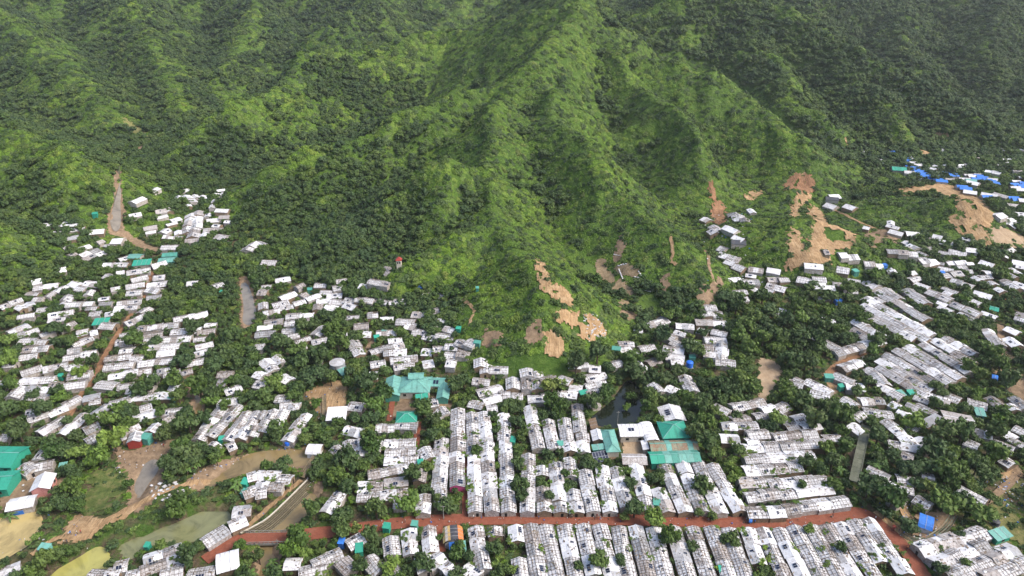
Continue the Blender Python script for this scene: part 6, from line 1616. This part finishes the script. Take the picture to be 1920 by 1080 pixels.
# ------------------------------------------------------------------ people
def person_mesh(seed, shirt, trousers, pose='walk'):
    """one continuous body grown over a joint skeleton"""
    g = random.Random(seed); st = .22 if pose == 'walk' else .05; sw = .18 if pose == 'walk' else .04
    J = [((0,0,.93),.14),((0,0,1.12),.13),((0,0,1.34),.16),((0,.0,1.46),.065),((0,-.01,1.56),.085),((0,0,1.68),.095),
         ((.10,0,.88),.09),((.11,-st*.5,.48),.065),((.11,-st*.3+.05,.08),.045),((.11,-st*.3-.1,.03),.04),
         ((-.10,0,.88),.09),((-.11,st*.5-.05,.48),.065),((-.11,st,.10),.045),((-.11,st-.12,.03),.04),
         ((.19,0,1.40),.065),((.25,sw,1.14),.045),((.26,sw-.14,.92),.035),((.26,sw-.18,.84),.035),
         ((-.19,0,1.40),.065),((-.25,-sw,1.14),.045),((-.26,-sw-.12,.92),.035),((-.26,-sw-.15,.84),.035)]
    E = [(0,1),(1,2),(2,3),(3,4),(4,5),(0,6),(6,7),(7,8),(8,9),(0,10),(10,11),(11,12),(12,13),(2,14),(14,15),(15,16),(16,17),(2,18),(18,19),(19,20),(20,21)]
    me = bpy.data.meshes.new('body'); me.from_pydata([j[0] for j in J], E, [])
    o = bpy.data.objects.new('body', me); C.objects.link(o)
    o.modifiers.new('s', 'SKIN')
    for i, (p, r_) in enumerate(J): me.skin_vertices[0].data[i].radius = (r_, r_)
    me.skin_vertices[0].data[0].use_root = True
    sb = o.modifiers.new('d', 'SUBSURF'); sb.levels = 1; sb.render_levels = 1
    dg = bpy.context.evaluated_depsgraph_get(); m2 = bpy.data.meshes.new_from_object(o.evaluated_get(dg))
    bpy.data.objects.remove(o)
    m2.materials.clear()
    for n_ in ('skin', shirt, trousers, 'opening'): m2.materials.append(MATS[n_])
    for p in m2.polygons:
        z = p.center.z; ax = abs(p.center.x)
        p.material_index = 3 if z > 1.68 or (z > 1.58 and p.center.y > .03) else (0 if z > 1.47 or z < .12 or (ax > .2 and z < 1.2) else (1 if z > .93 else 2))
        p.use_smooth = True
    m2.name = 'body'; return m2
PPL = [(119,999,'dark_sheet','bamboo_wall','person in dark shirt at the left rim of the sandy clearing'),(134,1004,'blue_sheet','dark_sheet','person in blue standing on the sandy clearing'),(146,1003,'cream_paint','dark_sheet','person in pale shirt on the sandy clearing, left of a pair'),(153,1002,'red_wall','dark_sheet','person in red on the sandy clearing, right of a pair'),
 (127,1019,'dark_sheet','dark_sheet','person in black below the sandy clearing'),(122,1020,'cream_paint','bamboo_wall','person in white below the sandy clearing'),(1072,973,'cream_paint','dark_sheet','person in white shirt midway along the brick road'),(1115,976,'dark_sheet','dark_sheet','person in black walking on the brick road'),(1119,972,'red_wall','bamboo_wall','person in red walking on the brick road'),
 (1125,975,'cream_paint','blue_sheet','person in cream shirt and blue trousers on the brick road'),(1327,981,'dark_sheet','bamboo_wall','person in dark shirt under the right part of the brick road'),(888,974,'tarp_clean','dark_sheet','person in bright white on the left part of the brick road'),(1414,982,'blue_sheet','dark_sheet','person in blue shirt right along the brick road'),
 (1684,1000,'dark_sheet','dark_sheet','person in black at the brick road corner'),(335,926,'cream_paint','dark_sheet','person resting on the dirt track bank'),(178,710,'tarp_clean','dark_sheet','person in white on the long dirt lane'),(308,840,'red_wall','dark_sheet','person in red on the muddy riverbank yard'),(1547,735,'orange_sheet','dark_sheet','person in orange near the dirt lane junction'),
 (1010,975,'blue_sheet','dark_sheet','person in blue shirt on the brick road below the long rows'),(1240,979,'red_wall','dark_sheet','person in red shirt below the trees on the brick road'),(1480,979,'cream_paint','dark_sheet','person in pale shirt toward the right end of the brick road'),(1560,972,'dark_sheet','cream_paint','person in dark top near the brick road bend'),(760,981,'cream_paint','dark_sheet','person in pale shirt at the left end of the brick road'),(1700,1032,'orange_sheet','dark_sheet','person in orange walking down the right hand brick road'),(500,1007,'cream_paint','dark_sheet','person in pale shirt on the brick bridge'),
 (1640,976,'tarp_clean','dark_sheet','person in white beside the brick road corner')]
for k, (u, v, s1, s2, lb) in enumerate(PPL):
    x, y = hit(u, v); o = link('person', person_mesh(k, s1, s2, 'walk' if k % 2 else 'stand'))
    o.location = (x, y, float(T(x, y))+(.32 if int(occ_at(x, y)) == 1 else .1)); o.rotation_euler[2] = random.uniform(0, 6.28); tag(o, lb, 'person')

# two cycle rickshaws standing where the road turns
for u, v, col, rz_, lb in ((1671,994,'red_wall',2.4,'red hooded cycle rickshaw at the brick road corner'),(1405,981,'blue_sheet',1.5,'blue hooded cycle rickshaw right of the middle of the brick road')):
    x, y = hit(u, v); r = empty('cycle_rickshaw', x, y, float(T(x, y))+.33, rz_); tag(r, lb, 'rickshaw', 'cycle rickshaws')
    def wheel(px, py, rad):
        m_ = MB(); k = 14
        for i in range(k):
            a0, a1 = 2*math.pi*i/k, 2*math.pi*(i+1)/k
            for s_ in (-.03, .03): m_.face([(px+rad*.86*math.cos(a0), py+s_, rad+rad*.86*math.sin(a0)), (px+rad*math.cos(a0), py+s_, rad+rad*math.sin(a0)), (px+rad*math.cos(a1), py+s_, rad+rad*math.sin(a1)), (px+rad*.86*math.cos(a1), py+s_, rad+rad*.86*math.sin(a1))], 'dark_sheet')
            m_.face([(px+rad*math.cos(a0), py-.03, rad+rad*math.sin(a0)), (px+rad*math.cos(a1), py-.03, rad+rad*math.sin(a1)), (px+rad*math.cos(a1), py+.03, rad+rad*math.sin(a1)), (px+rad*math.cos(a0), py+.03, rad+rad*math.sin(a0))], 'dark_sheet')
        m_.obj('wheel', r)
    wheel(-.4, -.5, .36); wheel(-.4, .5, .36); wheel(1.2, 0, .36)
    m_ = MB(); m_.box((-.4, 0, .62), .7, .85, .22, col, bottom=True); m_.box((-.72, 0, .95), .1, .85, .5, col, bottom=True); m_.obj('seat', r)
    m_ = MB()
    for i in range(5):
        a0, a1 = .35+i*.5, .35+(i+1)*.5
        m_.face([(-.45+.62*math.cos(a0), -.45, .95+.75*math.sin(a0)), (-.45+.62*math.cos(a1), -.45, .95+.75*math.sin(a1)), (-.45+.62*math.cos(a1), .45, .95+.75*math.sin(a1)), (-.45+.62*math.cos(a0), .45, .95+.75*math.sin(a0))], col)
    m_.obj('hood', r)
    m_ = MB(); m_.bar((-.1, 0, .5), (1.2, 0, .4), .06, .05, 'batten'); m_.bar((.95, 0, .9), (1.2, 0, .36), .06, .05, 'batten'); m_.bar((.45, 0, .45), (.4, 0, .95), .06, .05, 'batten'); m_.obj('frame', r)
    m_ = MB(); m_.bar((.95, -.28, .95), (.95, .28, .95), .05, .05, 'batten'); m_.obj('handlebar', r)
# ------------------------------------------------------------------ litter, poles, goats' worth of small things
lt = MB(); g = random.Random(9)
def litter(poly_px, n_, mats=('tarp_clean', 'tarp_white', 'blue_sheet', 'batten', 'tarp_worn'), s=(.15, .6)):
    P = [hit(u, v) for u, v in poly_px]; A = np.array(P); k = 0; t = 0
    while k < n_ and t < n_*20:
        t += 1; x = g.uniform(*sorted((A[:, 0].min(), A[:, 0].max()))); y = g.uniform(A[:, 1].min(), A[:, 1].max())
        if in_poly(np.array([x]), np.array([y]), P)[0] and int(occ_at(x, y)) != 2:
            w = g.uniform(*s); lt.box((x, y, float(T(x, y))+.45), w, w*g.uniform(.3, 1), .2, g.choice(mats), g.uniform(0, 3), g.uniform(0, .4)); k += 1
litter([(1085,585),(1135,600),(1137,635),(1100,645),(1095,600)], 60, ('tarp_clean', 'tarp_white'), (.3, 1.0))
litter([(1125,600),(1137,610),(1135,635),(1120,640)], 30, ('tarp_clean',), (.3, .9))
litter([(340,900),(430,860),(560,830),(600,840),(590,870),(450,870),(400,900),(350,925)], 90)
litter([(280,915),(345,900),(350,925),(300,945),(285,940)], 40, ('tarp_clean', 'tarp_white', 'concrete'), (.3, 1.3))
litter([(660,966),(1620,950),(1640,985),(660,1000)], 120, s=(.12, .45))
litter([(1860,900),(1925,880),(1930,960),(1880,950)], 60)
litter([(1690,960),(1760,990),(1730,1020),(1690,1000)], 50)
litter([(205,835),(330,825),(300,870),(220,890)], 40)
litter([(480,840),(600,840),(600,900),(520,1000),(480,1000)], 40)
litter([(1640,880),(1500,1000),(1920,1080),(1920,860)], 60)
litter([(1320,400),(1400,400),(1440,560),(1320,560)], 60, s=(.3, 1.0))
litter([(180,1030),(0,1060),(0,860),(130,860)], 40)
litter([(560,700),(860,700),(860,800),(560,800)], 60, s=(.2,.6))
tag(lt.obj('litter'), 'scattered litter, bags and rubble on bare ground', kind='stuff')
# bamboo and timber poles lying or standing along lanes: utility poles
for u, v, h, lb in ((604,790,7,'grey utility pole beside the wooden footbridge'),(832,975,6,'thin pole at the brick road near the orange hut'),(1098,965,6,'thin pole beside the middle of the brick road'),(946,1010,6,'thin pole by the garden strip below the brick road'),(525,1040,6,'pole below the brick bridge'),(1157,800,7,'pole at the corner of the white barrel hall'),(1400,975,6,'thin pole near the right part of the brick road'),(340,955,5,'pole on the bank of the long green pond'),(1612,690,6,'thin pole beside the sloping dirt lane')):
    x, y = hit(u, v); r = empty('utility_pole', x, y, float(T(x, y))); tag(r, lb, 'pole')
    lathe([(.12, -.5), (.07, h), (0, h)], 7, 'concrete').obj('post', r)
    m_ = MB(); m_.box((0, 0, h-.5), 1.3, .1, .1, 'concrete'); m_.obj('crossarm', r)
# rough edges on the eroded slopes: loose shrubs already grow round them
write_labels()
names = {}
for o in C.objects:
    if o.parent is None and 'label' in o: names.setdefault(o['label'].lower(), []).append(o)
# two things that would still read alike say on which side of each other they stand
for lb, os_ in names.items():
    if len(os_) > 1 and not os_[0].get('kind'):
        os_.sort(key=lambda o: o.location.x)
        for i, o in enumerate(os_): o['label'] = lb+(', leftmost' if i == 0 else (', rightmost' if i == len(os_)-1 else ', '+ORD[i]+' from left'))
print('objects', len(C.objects))

# ------------------------------------------------------------------ the damp air over hills and camp
hz = MB(); hz.box((0, 1100, 85), 3400, 2700, 176, 'opening', bottom=True)
me = hz.mesh('haze'); me.materials.clear()
m = bpy.data.materials.new('haze'); m.use_nodes = True; n = m.node_tree; n.nodes.clear()
out = n.nodes.new('ShaderNodeOutputMaterial'); pv = n.nodes.new('ShaderNodeVolumePrincipled')
pv.inputs['Color'].default_value = (.86, .91, .95, 1); pv.inputs['Density'].default_value = .00007; pv.inputs['Anisotropy'].default_value = .2
n.links.new(pv.outputs[0], out.inputs['Volume']); me.materials.append(m)
o = link('haze', me); tag(o, 'thin pale haze over the hills', kind='stuff')
